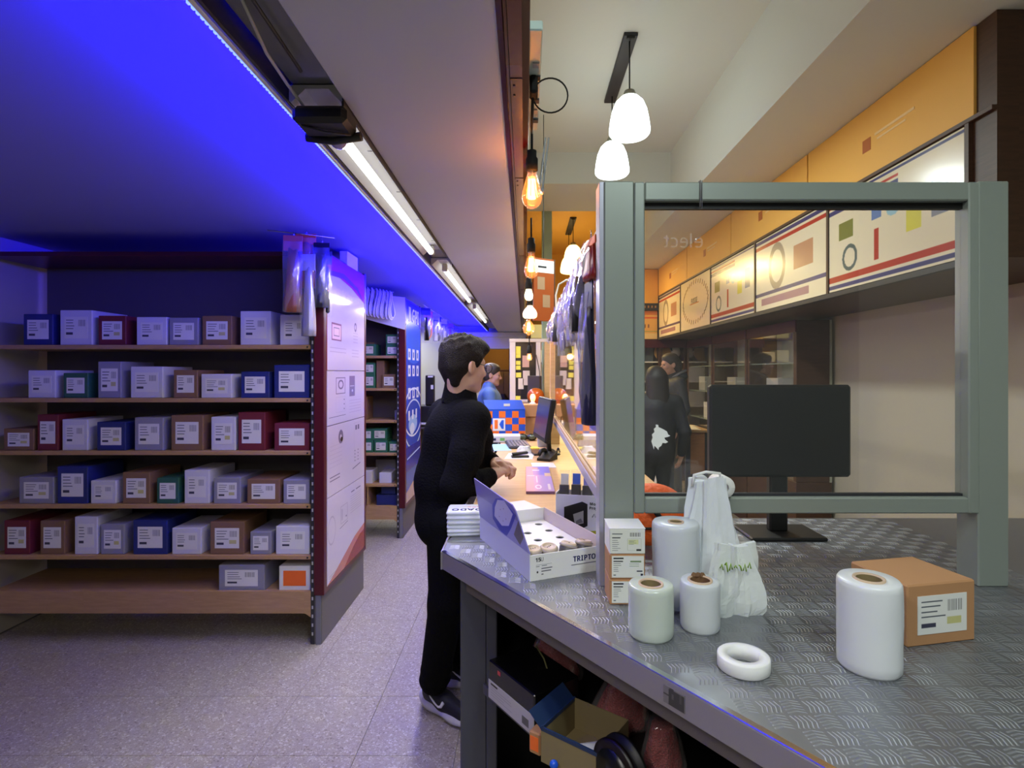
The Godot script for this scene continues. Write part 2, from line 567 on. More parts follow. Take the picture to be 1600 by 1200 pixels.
func make_materials():
	# terrazzo: chips of several sizes in a grey-beige ground
	var tz := FastNoiseLite.new()
	tz.seed = 8
	tz.noise_type = FastNoiseLite.TYPE_CELLULAR
	tz.cellular_return_type = FastNoiseLite.RETURN_CELL_VALUE
	tz.frequency = 0.11
	var tz2 := tz.duplicate()
	tz2.frequency = 0.21
	tz2.seed = 19
	var tt := tex_of(512, 512, func(x, y):
		var a: float = tz.get_noise_2d(x, y)
		var b: float = tz2.get_noise_2d(x, y)
		var c := Color(0.595, 0.56, 0.485)
		if a > 0.45: c = Color(0.74, 0.715, 0.64)
		elif a < -0.55: c = Color(0.44, 0.40, 0.34)
		elif b > 0.5: c = Color(0.685, 0.65, 0.575)
		elif b < -0.6: c = Color(0.48, 0.44, 0.375)
		return c)
	M.terrazzo = tri_tex(mat(Color.WHITE, 0.42), tt, 2.2)
	M.joint = mat(Color(0.46, 0.43, 0.42), 0.9)
	var wood_tex := func(c1: Color, c2: Color, sd: int):
		var n := FastNoiseLite.new()
		n.seed = sd
		n.frequency = 0.02
		return tex_of(256, 256, func(x, y):
			var g := n.get_noise_2d(x * 0.6, y * 6.0) * 0.5 + 0.5
			var s := n.get_noise_2d(x * 2.0 + 300.0, y * 22.0) * 0.5 + 0.5
			return c1.lerp(c2, clampf(g * 0.75 + s * 0.35, 0, 1)))
	M.wood = tri_tex(mat(Color.WHITE, 0.45), wood_tex.call(Color(0.86, 0.72, 0.52), Color(0.76, 0.59, 0.39), 5), 1.2)
	M.shelf_wood = tri_tex(mat(Color.WHITE, 0.6), wood_tex.call(Color(0.74, 0.60, 0.42), Color(0.62, 0.48, 0.32), 6), 1.6)
	M.brown_wood = tri_tex(mat(Color.WHITE, 0.5), wood_tex.call(Color(0.36, 0.24, 0.17), Color(0.25, 0.16, 0.11), 7), 1.5)
	M.table_wood = tri_tex(mat(Color.WHITE, 0.5), wood_tex.call(Color(0.66, 0.45, 0.26), Color(0.54, 0.35, 0.19), 9), 1.5)
	M.white_paint = with_bump(mat(Color(0.85, 0.86, 0.835), 0.75), 0.03, 1.0, 0.05)
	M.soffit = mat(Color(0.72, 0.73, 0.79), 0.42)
	M.ceiling_left = mat(Color(0.47, 0.46, 0.63), 0.7)  # blue of the LED light put into the colour to deepen its glow
	M.orange_surface = mat(Color(0.94, 0.71, 0.33), 0.6)  # one even orange for far ceiling, back wall and fascias
	M.grey_wall = mat(Color(0.74, 0.76, 0.70), 0.8)
	M.brown_wall = mat(Color(0.55, 0.43, 0.27), 0.8)
	M.pale_wall = mat(Color(0.72, 0.69, 0.62), 0.8)
	M.red_lacquer = mat(Color(0.26, 0.05, 0.07), 0.25, 0.0, 0.35)
	M.dark_red = mat(Color(0.30, 0.05, 0.09), 0.35)
	M.alu = with_bump(mat(Color(0.56, 0.57, 0.59), 0.4, 0.8), 0.05, 3.0, 0.01)
	M.alu_edge = mat(Color(0.62, 0.60, 0.63), 0.38, 0.55)
	M.chrome = mat(Color(0.82, 0.83, 0.86), 0.15, 1.0)
	M.grey_green = mat(Color(0.55, 0.58, 0.55), 0.38, 0.2)
	M.slate = mat(Color(0.27, 0.27, 0.32), 0.5)
	M.apron = mat(Color(0.36, 0.33, 0.34), 0.55)
	M.plinth = mat(Color(0.38, 0.36, 0.35), 0.55)
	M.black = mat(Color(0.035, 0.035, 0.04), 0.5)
	M.black_gloss = mat(Color(0.03, 0.03, 0.035), 0.22)
	M.rubber = mat(Color(0.05, 0.05, 0.055), 0.8)
	M.dark_grey = mat(Color(0.17, 0.17, 0.19), 0.5)
	M.mid_grey = mat(Color(0.45, 0.45, 0.47), 0.5)
	M.light_grey = mat(Color(0.72, 0.72, 0.72), 0.5)
	M.white = mat(Color(0.88, 0.88, 0.87), 0.5)
	M.white_gloss = mat(Color(0.9, 0.9, 0.9), 0.2)
	M.paper = mat(Color(0.9, 0.89, 0.86), 0.8)
	M.cardboard = mat(Color(0.68, 0.50, 0.34), 0.8)
	M.cardboard_in = mat(Color(0.50, 0.44, 0.30), 0.8)
	M.ink = mat(Color(0.06, 0.06, 0.09), 0.7)
	M.navy_ink = mat(Color(0.10, 0.12, 0.34), 0.6)
	M.blue_ink = mat(Color(0.05, 0.08, 0.75), 0.5)
	M.red_ink = mat(Color(0.75, 0.25, 0.22), 0.6)
	M.green_ink = mat(Color(0.55, 0.70, 0.22), 0.6)
	M.yellow = mat(Color(0.93, 0.87, 0.36), 0.8)
	M.orange = mat(Color(0.93, 0.42, 0.13), 0.55)
	M.blue_print = mat(Color(0.10, 0.33, 0.80), 0.35)
	M.orange_print = mat(Color(0.93, 0.45, 0.12), 0.35)
	M.green_box = mat(Color(0.16, 0.42, 0.30), 0.6)
	M.glass = pane(Color(0.94, 0.98, 0.97), 0.01, 0.02)
	M.clear_film = film(Color(0.93, 0.94, 0.97), 0.05, 0.08)

func room():
	var fl := structure("floor", block(-3.1, 2.6, -0.06, -0.004, -1.5, 9.6), M.joint)
	var tiles := {}
	var rest := Mk.new()
	for i in range(-10, 18):
		for j in range(-7, 7):
			var d0 := 2.587 + 0.4 * i
			var x0 := -0.28 + 0.4 * j
			if d0 < -1.5 or d0 > 9.25 or x0 < -3.1 or x0 > 2.25: continue
			var seen: bool = (d0 > 1.75 and x0 < 0.1) or (d0 > 4.0 and x0 > 0.9)
			var at := Vector3(x0 + 0.2, -0.004, -(d0 + 0.2))
			if seen: part(fl, "tile", bx(Vector3(0.3985, 0.008, 0.3985), 0.0012), M.terrazzo, at)
			else: rest.box(at, Vector3(0.3985, 0.008, 0.3985), 0.0)
	var ro := part(fl, "tiling", rest.mesh(), M.terrazzo)
	ro.set_meta("kind", "stuff")
	# the low part over the aisle: blue-tinted ceiling, flat soffit, lacquered edge, upper wall of the mezzanine
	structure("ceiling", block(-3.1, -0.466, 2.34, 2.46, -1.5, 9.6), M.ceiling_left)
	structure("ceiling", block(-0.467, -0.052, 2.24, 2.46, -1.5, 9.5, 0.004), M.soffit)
	structure("wall_upper", block(-0.052, 0.006, 2.30, 3.6, -1.5, 9.6), M.white_paint)
	var edge := structure("trim_1", Mk.new().prism([Vector2(-0.056, 2.232), Vector2(-0.044, 2.228), Vector2(-0.042, 2.236), Vector2(-0.036, 2.236), Vector2(-0.034, 2.226), Vector2(-0.006, 2.226), Vector2(0.010, 2.240), Vector2(0.012, 2.330), Vector2(-0.056, 2.330)], -9.5, 1.5).mesh(), M.red_lacquer)
	for dd in [0.62, 1.27, 1.92, 3.2, 4.5]:
		part(edge, "joint_plate", bx(Vector3(0.028, 0.002, 0.004)), M.black, V(-0.020, 2.2255, dd))
		for k in 2: part(edge, "screw", Mk.new(true).lathe([Vector2(0, -0.002), Vector2(0.003, -0.0015), Vector2(0.003, 0.0)], 8).mesh(), M.black, V(-0.026, 2.2262, dd + 0.03 + 0.045 * k))
	# the high part
	structure("ceiling", block(0.0, 1.365, 3.6, 3.75, -1.5, 5.6), M.white_paint)
	structure("ceiling", block(0.0, 1.365, 3.6, 3.75, 5.6, 9.6), M.orange_surface)
	structure("trim_2", block(0.0, 1.365, 3.307, 3.6, 5.09, 5.96), M.white_paint)
	structure("ceiling", block(1.365, 2.6, 3.01, 3.75, -1.5, 9.6), M.white_paint)
	structure("trim_3", block(0.19, 0.30, 1.0, 3.6, 6.0, 6.14, 0.004), mat(Color(0.66, 0.72, 0.60), 0.6))
	# walls
	structure("wall_left", block(-3.2, -3.1, 0, 2.5, -1.5, 9.6), M.pale_wall)
	structure("wall_right", block(2.6, 2.7, 0, 3.75, -1.5, 9.6), M.pale_wall)
	structure("wall_front", block(-3.2, 2.7, 0, 3.75, -1.6, -1.5), mat(Color(0.30, 0.30, 0.32), 0.6))
	structure("wall_back", Mk.new().prism([Vector2(-3.2, 0), Vector2(-0.78, 0), Vector2(-0.78, 1.95), Vector2(-0.22, 1.95), Vector2(-0.22, 0), Vector2(0.0, 0), Vector2(0.0, 2.5), Vector2(-3.2, 2.5)], -9.62, -9.5).mesh(), M.grey_wall)
	structure("wall_back", block(0.0, 2.7, 0, 3.75, 9.5, 9.62), M.orange_surface)
	structure("trim_4", block(-1.15, 0.02, 1.95, 2.15, 9.40, 9.5, 0.004), M.white)
	structure("trim_5", block(-1.25, 0.06, 2.15, 2.235, 9.36, 9.5, 0.006), M.white)
	# room behind the doorway
	structure("wall_back_room", Mk.new().box(V(-0.5, 1.2, 11.2), Vector3(3.0, 2.4, 0.1)).mesh(), M.brown_wall)
	structure("wall_back_room", block(-2.0, -1.9, 0, 2.4, 9.62, 11.2), M.brown_wall)
	structure("wall_back_room", block(0.9, 1.0, 0, 2.4, 9.62, 11.2), M.brown_wall)
	structure("ceiling", block(-2.0, 1.0, 2.4, 2.5, 9.62, 11.3), M.pale_wall)
	structure("floor", block(-2.0, 1.0, -0.06, 0.0, 9.5, 11.3), M.terrazzo)
	var cl := thing("added_ceiling_light", "small unseen round ceiling light added in the back room", "ceiling light", V(-0.5, 2.4, 10.5))  # unseen, added to brighten the room through the doorway
	part(cl, "dome", Mk.new(true).lathe([Vector2(0, -0.07), Vector2(0.06, -0.06), Vector2(0.11, -0.03), Vector2(0.12, 0.0)], 24).mesh(), glow(Color(1.0, 0.8, 0.5), 1.6))
	panel_light(cl, Vector3(0, -0.075, 0), Vector2(0.2, 0.2), Vector3.DOWN, Color(1.0, 0.8, 0.5), 0.6)
	structure("door_1", block(-0.275, -0.215, 0, 1.95, 9.42, 9.62, 0.004), M.black)

func omni(parent: Node3D, at: Vector3, c: Color, e: float, size: float):
	var l := OmniLight3D.new()
	l.name = "light"
	l.light_color = c
	l.light_energy = e
	l.light_size = size
	l.omni_range = 20.0
	l.omni_attenuation = 2.0
	l.shadow_enabled = true
	parent.add_child(l, true)
	l.position = at

func panel_light(parent: Node3D, at: Vector3, size: Vector2, towards: Vector3, c: Color, e: float):
	var l := AreaLight3D.new()
	l.name = "light"
	l.light_color = c
	l.light_energy = e
	l.area_size = size
	l.area_range = 20.0
	l.area_attenuation = 2.0
	l.shadow_enabled = true
	parent.add_child(l, true)
	l.position = at
	# long side runs along the aisle
	var zz := -towards.normalized()
	var yy := Vector3(0, 0, -1)
	l.basis = Basis(yy.cross(zz).normalized(), yy, zz)

func lamps():
	# fluorescent fittings in a row
	var tube_mat := glow(Color(1.0, 0.985, 0.96), 1.7)
	var rows := [[-1.25, 0.38, "unseen fluorescent fitting added at the entrance end of the soffit"], [1.50, 3.13, "nearest fluorescent fitting with long bright tube along the soffit edge"], [3.62, 5.28, "second fluorescent fitting along the soffit edge, behind a grey gap"], [5.76, 7.42, "farthest fluorescent fitting seen along the soffit edge"], [7.75, 9.25, "unseen fluorescent fitting added over the far end of the shelves", -2.0, 2.29]]  # first and last are unseen, added to light the floor and back wall
	for r in rows:
		var L: float = r[1] - r[0]
		var t := thing("fluorescent_light", r[2], "ceiling light", V(r[3] if r.size() > 3 else -0.535, r[4] if r.size() > 3 else 2.24, (r[0] + r[1]) / 2.0), 0.0, "fluorescent fittings along the aisle")
		part(t, "tray", Mk.new().prism([Vector2(-0.072, 0.0), Vector2(-0.066, -0.004), Vector2(-0.03, 0.03), Vector2(0.03, 0.03), Vector2(0.062, -0.004), Vector2(0.068, 0.0), Vector2(0.068, 0.04), Vector2(-0.072, 0.04)], -L / 2 - 0.10, L / 2 + 0.10).mesh(), M.light_grey)
		part(t, "edge_rail", bx(Vector3(0.006, 0.022, L + 0.2), 0.001), M.dark_grey, Vector3(0.0665, -0.004, 0))
		for k in 4: part(t, "reflector_tab", bx(Vector3(0.030, 0.002, 0.006)), M.chrome, Vector3(0.05, 0.004, L * (k - 1.5) * 0.24))
		var tb := part(t, "tube", Mk.new(true).tube([Vector3(0, -0.012, -L / 2 + 0.03), Vector3(0, -0.012, 0), Vector3(0, -0.012, L / 2 - 0.03)], 0.016, 14).mesh(), tube_mat)
		tb.set_meta("label", "glowing white tube")
		for s in [-1, 1]:
			part(t, "lampholder", bx(Vector3(0.034, 0.05, 0.03), 0.005), M.light_grey, Vector3(0, 0.0, s * (L / 2 - 0.015)))
		panel_light(t, Vector3(0, -0.034, 0), Vector2(0.04, L - 0.06), Vector3.DOWN, Color(1.0, 0.98, 0.95), 1.85)
	# bare channel between the fittings
	var ch := thing("lighting_channel", "long grey metal channel carrying the fluorescent fittings and cables", "channel", V(-0.535, 2.30, 4.0))
	part(ch, "tray", bx(Vector3(0.135, 0.03, 10.4), 0.003), M.mid_grey)
	part(ch, "side_rail", bx(Vector3(0.008, 0.075, 10.4), 0.002), M.dark_grey, Vector3(-0.078, -0.025, 0))
	part(ch, "cable", Mk.new(true).tube([Vector3(-0.02, -0.02, 2.95), Vector3(-0.035, -0.055, 2.8), Vector3(-0.05, -0.05, 2.66), Vector3(-0.04, -0.07, 2.56), Vector3(-0.01, -0.06, 2.5)], 0.004, 8).mesh(), M.light_grey)
	part(ch, "cable", Mk.new(true).tube([Vector3(0.0, -0.015, 5.1), Vector3(0.02, -0.02, 4.0), Vector3(0.005, -0.03, 3.0), Vector3(0.0, -0.04, 2.7)], 0.004, 8).mesh(), M.dark_grey)
	var bb := thing("ballast_box", "black plastic box hung at the near end of the light fitting", "box", V(-0.525, 2.20, 1.43))
	part(bb, "housing", bx(Vector3(0.14, 0.045, 0.10), 0.012), M.black)
	part(bb, "front_lip", Mk.new(true).tube([Vector3(-0.07, -0.020, -0.05), Vector3(0.0, -0.024, -0.062), Vector3(0.08, -0.018, -0.05)], 0.012, 10).mesh(), M.black)
	part(bb, "cable", Mk.new(true).tube([Vector3(-0.05, -0.024, 0.03), Vector3(0.0, -0.028, 0.0), Vector3(0.06, -0.027, -0.02)], 0.003, 6).mesh(), M.dark_grey)
	var lh := thing("lamp_holder", "clear plastic lamp holder fitted over the near end of the tube", "lamp holder", V(-0.53, 2.2, 1.52))
	part(lh, "cup", Mk.new(true).lathe([Vector2(0.012, 0), Vector2(0.022, 0.004), Vector2(0.024, 0.03), Vector2(0.02, 0.045), Vector2(0.016, 0.045)], 16, Vector3.ZERO, Basis(Vector3.RIGHT, -PI / 2)).mesh(), mat(Color(0.55, 0.52, 0.75), 0.2))
	# blue strip
	var st := thing("led_strip", "blue LED strip running along the edge of the ceiling channel", "led strip", V(-0.632, 2.245, 5.0))
	part(st, "backing", bx(Vector3(0.012, 0.016, 8.4), 0.002), M.white, Vector3(0.004, 0, 0))
	var dots := Mk.new()
	for i in 560: dots.box(Vector3(-0.005, -0.004, -4.19 + i * 0.015), Vector3(0.006, 0.008, 0.008), 0.001)
	var de := part(st, "diodes", dots.mesh(), glow(Color(0.28, 0.38, 1.0), 3.2))
	de.set_meta("kind", "stuff")
	panel_light(st, Vector3(-0.012, 0.0, 0), Vector2(0.016, 8.4), Vector3(-0.5, 0.87, 0), Color(0.03, 0.0, 1.0), 31.0)
	# pendants
	var shade_prof := [Vector2(0.022, 0.122), Vector2(0.055, 0.112), Vector2(0.086, 0.080), Vector2(0.107, 0.030), Vector2(0.119, -0.03), Vector2(0.126, -0.085), Vector2(0.124, -0.108), Vector2(0.112, -0.122), Vector2(0.075, -0.134), Vector2(0.0, -0.138)]
	shade_prof.reverse()
	var shade = Mk.new(true).lathe(shade_prof, 32).mesh()
	for a in [[-0.75, 0.08, "over the entrance", Color(0.94, 1.0, 0.99), 1.25, "pale"], [3.29, 4.12, "near the front", Color(0.94, 1.0, 0.99), 1.3, "white"], [7.2, 8.07, "far behind the beam", Color(1.0, 0.87, 0.57), 2.6, "warm"]]:
		var bar := thing("pendant_bar", "dark ceiling bar carrying two %s pendant lamps %s" % [a[5], a[2]], "ceiling bar", V(0.643, 3.6, (a[0] + a[1]) / 2.0), 0.0, "pendant bars")
		part(bar, "plate", bx(Vector3(0.085, 0.022, a[1] - a[0]), 0.003), M.dark_grey, Vector3(0, -0.011, 0))
		part(bar, "end_cap", bx(Vector3(0.05, 0.016, 0.02), 0.003), M.black, Vector3(0, -0.028, (a[1] - a[0]) / 2.0 - 0.01))
		for k in 2:
			var dd: float = a[0] + 0.06 if k == 0 else a[1] - 0.1
			var lab: String = ["%s glowing bell pendant lamp %s, nearer of the pair", "%s glowing bell pendant lamp %s, farther of the pair"][k] % [a[5], a[2]]
			var p := thing("pendant_lamp", lab, "pendant lamp", V(0.645, 3.12, dd), 0.0, "bell pendant lamps")
			part(p, "shade", shade, glow(a[3], 3.0))
			part(p, "cap", Mk.new(true).lathe([Vector2(0.038, 0.114), Vector2(0.040, 0.128), Vector2(0.032, 0.152), Vector2(0.006, 0.162), Vector2(0, 0.162)], 20).mesh(), mat(Color(0.55, 0.54, 0.48), 0.4, 0.4))
			part(p, "cord", Mk.new(true).tube([Vector3(0, 0.16, 0), Vector3(0, 0.458, 0)], 0.0045, 8).mesh(), M.black)
			panel_light(p, Vector3(0, -0.142, 0), Vector2(0.2, 0.2), Vector3.DOWN, a[3], a[4])
	# bulbs on black sockets hung from the lacquered edge
	bulb_line()

func bulb(lab: String, at: Vector3, prof: Array, c: Color, e: float, filament: bool, light: float, cord_top: float):
	var b := thing("hanging_bulb", lab, "light bulb", at, 0.0, "bulbs hung from the soffit edge")
	var top: float = prof[-1].y
	if filament:
		part(b, "glass", Mk.new(true).lathe(prof, 24).mesh(), film(Color(1.0, 0.78, 0.5), 0.12, 0.03))
		var f := Mk.new(true)
		var R := top * 0.14
		for k in 7:
			var an := TAU * k / 7
			f.tube([Vector3(cos(an) * R * 0.5, top * 0.78, sin(an) * R * 0.5), Vector3(cos(an) * R, top * 0.28, sin(an) * R)], 0.0022, 6)
		if e > 0.0:
			part(b, "filament", f.mesh(), glow(c, e))
			part(b, "filament", Mk.new(true).tube([Vector3(0, top * 0.25, 0), Vector3(0, top * 0.72, 0)], R * 0.7, 10).mesh(), glow(c.lerp(Color(1, 0.9, 0.6), 0.6), e))
		else: part(b, "filament", f.mesh(), M.chrome)
		part(b, "stem", Mk.new(true).tube([Vector3(0, top * 0.7, 0), Vector3(0, top, 0)], 0.004, 8).mesh(), M.light_grey)
	else:
		part(b, "glass", Mk.new(true).lathe(prof, 24).mesh(), glow(c, e))
	part(b, "socket", Mk.new(true).lathe([Vector2(0.0, top - 0.006), Vector2(0.019, top - 0.006), Vector2(0.019, top + 0.03), Vector2(0.015, top + 0.036), Vector2(0.015, top + 0.055), Vector2(0.006, top + 0.06), Vector2(0, top + 0.06)], 18).mesh(), M.rubber)
	part(b, "cord", Mk.new(true).tube([Vector3(0, top + 0.058, 0), Vector3(0, maxf(cord_top - at.y, top + 0.062), 0)], 0.004, 8).mesh(), M.rubber)
	if light > 0.0: omni(b, Vector3(0, top * 0.5, 0), c, light, 0.02)

func bulb_line():
	var st64 := [Vector2(0, 0), Vector2(0.012, 0.002), Vector2(0.026, 0.014), Vector2(0.032, 0.032), Vector2(0.030, 0.052), Vector2(0.022, 0.08), Vector2(0.015, 0.105), Vector2(0.0135, 0.125)]
	var a60 := [Vector2(0, 0), Vector2(0.014, 0.003), Vector2(0.022, 0.014), Vector2(0.024, 0.03), Vector2(0.019, 0.05), Vector2(0.0135, 0.07)]
	var drum := [Vector2(0, 0), Vector2(0.034, 0.003), Vector2(0.044, 0.012), Vector2(0.045, 0.034), Vector2(0.036, 0.055), Vector2(0.018, 0.075), Vector2(0.0135, 0.088)]
	var g95 := [Vector2(0, -0.006), Vector2(0.008, -0.004), Vector2(0.012, 0.002), Vector2(0.030, 0.010), Vector2(0.040, 0.030), Vector2(0.043, 0.048), Vector2(0.038, 0.068), Vector2(0.026, 0.086), Vector2(0.015, 0.1), Vector2(0.0135, 0.115)]
	var amber := Color(1.0, 0.55, 0.16)
	bulb("largest amber filament bulb, nearest on the dark red soffit edge", V(0.022, 2.052, 1.7), st64, amber, 7.0, true, 0.035, 2.33)
	bulb("amber filament bulb hanging second in the row of bulbs", V(0.029, 1.963, 2.45), st64, amber, 7.0, true, 0.02, 2.236)
	bulb("small white pear bulb hanging third in the row", V(0.022, 1.935, 3.0), a60, Color(1.0, 0.86, 0.62), 2.2, false, 0.02, 2.236)
	bulb("broad flattened white bulb hanging fourth in the row", V(0.032, 1.876, 3.4), drum, Color(1.0, 0.86, 0.62), 1.8, false, 0.03, 2.236)
	bulb("round amber globe bulb hanging fifth in the row", V(0.028, 1.81, 3.9), g95, Color(1.0, 0.66, 0.26), 5.0, true, 0.03, 2.236)
	bulb("clear bulb hanging lowest, in front of the notes", V(0.037, 1.635, 4.5), a60, Color(1.0, 0.75, 0.4), 5.0, true, 0.02, 2.236)
	# power strip, cable loop and bracket on the upper wall
	var ps := thing("power_strip", "pale power strip with small sockets fixed beside the dark red edge", "power strip", V(0.026, 2.345, 1.52))
	part(ps, "body", bx(Vector3(0.032, 0.024, 0.52), 0.003), mat(Color(0.80, 0.88, 0.86), 0.4))
	for k in 6: part(ps, "socket", bx(Vector3(0.018, 0.006, 0.022), 0.001), M.dark_grey if k % 2 else M.light_grey, Vector3(0.003 + 0.004 * (k % 2), -0.0135, 0.12 - k * 0.062))
	var pl := thing("cable_plug", "black plug with a thin looped cable under the power strip", "cable", V(0.024, 2.31, 1.47))
	part(pl, "plug", bx(Vector3(0.022, 0.05, 0.05), 0.006), M.rubber)
	var loop := []
	for k in 29: loop.append(Vector3(0.045 - 0.047 * cos(TAU * k / 28.0 * 0.94), -0.022 + 0.047 * sin(TAU * k / 28.0 * 0.94), 0.002 * k / 28.0))
	part(pl, "cable", Mk.new(true).tube(loop, 0.0022, 6).mesh(), M.rubber)
	part(pl, "cable", Mk.new(true).tube([Vector3(-0.002, -0.02, 0.0), Vector3(-0.004, -0.06, -0.1), Vector3(-0.002, -0.03, -0.21)], 0.004, 6).mesh(), M.rubber)
	var br := thing("wall_bracket", "thin chrome bracket standing out beside the first amber bulb", "bracket", V(0.05, 2.28, 1.95))
	part(br, "arm", bx(Vector3(0.006, 0.2, 0.02), 0.001), M.chrome, Vector3(0.012, 0, 0), Vector3(0, 0, -0.12))
	part(br, "arm", bx(Vector3(0.006, 0.2, 0.02), 0.001), M.chrome, Vector3(0.024, 0, 0), Vector3(0, 0, -0.12))
	part(br, "foot", bx(Vector3(0.06, 0.012, 0.03), 0.001), M.chrome, Vector3(-0.012, -0.09, 0))

# ---------------------------------------------------------------- shelving on the left
const LEVELS := [0.50, 0.79, 1.094, 1.394, 1.697]

func card(w: float, h: float, th := 0.001) -> ArrayMesh:
	return bx(Vector3(w, h, th), 0.0, true)

func carton(lab: String, group: String, at: Vector3, s: Vector3, body: Material, label_mat: Material, turn := 0.0) -> Node3D:
	var t := thing("carton", lab, "box", at, turn, group)
	part(t, "body", bx(s, 0.003), body, Vector3(0, s.y / 2, 0))
	if label_mat:
		part(t, "label", card(s.x * 0.72, s.y * 0.62), label_mat, Vector3(0, s.y * 0.5, s.z / 2 + 0.0007))
	return t

func label_print(kind: int) -> StandardMaterial3D:
	var key := "label%d" % kind
	if not shared.has(key):
		var p := Print.new(96, 64, Color(0.86, 0.86, 0.84))
		var g := RandomNumberGenerator.new()
		g.seed = kind
		p.text_lines(0.08, 0.15, 0.5, 4, 0.13, Color(0.3, 0.32, 0.36), 0.04, g)
		p.r(0.08, 0.72, 0.3, 0.12, Color(0.22, 0.22, 0.3))
		for k in 9: p.r(0.62 + k * 0.034, 0.15, 0.012 if k % 2 else 0.02, 0.3, Color(0.2, 0.2, 0.22))
		if kind == 2: p.r(0.6, 0.6, 0.3, 0.2, Color(0.75, 0.74, 0.5))
		shared[key] = p.mat(0.6)
	return shared[key]

func shelf_unit(lab: String, x0: float, x1: float, d0: float, d1: float, base_x: float) -> Node3D:
	var t := thing("shelf_unit", lab, "shelf unit", V(0, 0, 0))
	for y in LEVELS:
		part(t, "shelf_board", block(x0, x1 - 0.055, y - 0.024, y, d0 + 0.012, d1 - 0.012, 0.002), M.shelf_wood)
		part(t, "clip", Mk.new(true).lathe([Vector2(0, 0), Vector2(0.005, 0), Vector2(0.005, 0.004), Vector2(0, 0.005)], 8, Vector3.ZERO, Basis(Vector3.RIGHT, PI / 2)).mesh(), M.black, V(x1 - 0.10, y - 0.012, d0 + 0.012))
	part(t, "bottom_board", block(x0, x1 - 0.055, 0.27, 0.29, d0 + 0.01, d1 - 0.01, 0.002), M.shelf_wood)
	var ap := [Vector2(x0, 0.30), Vector2(x0, 0.175), Vector2(x1 - 0.11, 0.175), Vector2(x1 - 0.075, 0.15), Vector2(x1 - 0.058, 0.10), Vector2(x1 - 0.058, 0.30)]
	part(t, "apron", Mk.new().prism(ap, -d0 - 0.02, -d0 - 0.002).mesh(), M.shelf_wood)
	part(t, "back_panel", block(x0, x1 - 0.055, 0.1, 2.2, (d0 + d1) / 2 - 0.006, (d0 + d1) / 2 + 0.006), M.plinth)
	part(t, "top_board", block(x0, x1, 2.2, 2.225, d0, d1, 0.002), M.dark_red)
	var slot := part(t, "slotted_post", block(x1 - 0.078, x1 - 0.056, 0.0, 2.2, d0, d0 + 0.03, 0.002), M.dark_grey)
	var holes := Mk.new()
	for k in 42: holes.box(V(x1 - 0.067, 0.06 + k * 0.05, d0 - 0.0005), Vector3(0.008, 0.018, 0.002))
	var hm := part(slot, "slots", holes.mesh(), M.light_grey)
	hm.set_meta("kind", "stuff")
	part(t, "end_panel", block(x1 - 0.055, x1 - 0.012, 0.28, 2.24, d0, d1, 0.002), M.dark_red)
	part(t, "edge_post", block(x1 - 0.056, x1 + 0.002, 0.28, 2.24, d0 - 0.012, d0 + 0.035, 0.004), M.dark_red)
	part(t, "edge_post", block(x1 - 0.056, x1 + 0.002, 0.28, 2.24, d1 - 0.035, d1 + 0.004, 0.004), M.dark_red)
	part(t, "lower_rail", block(x1 - 0.056, x1 + 0.001, 0.28, 0.31, d0, d1, 0.003), M.dark_red)
	part(t, "plinth", block(base_x - 0.05, base_x, 0.0, 0.285, d0 + 0.002, d1, 0.003), M.plinth)
	part(t, "plinth_edge", block(base_x - 0.032, base_x - 0.004, 0.0, 0.283, d0 - 0.004, d0 + 0.004, 0.001), M.mid_grey)
	return t

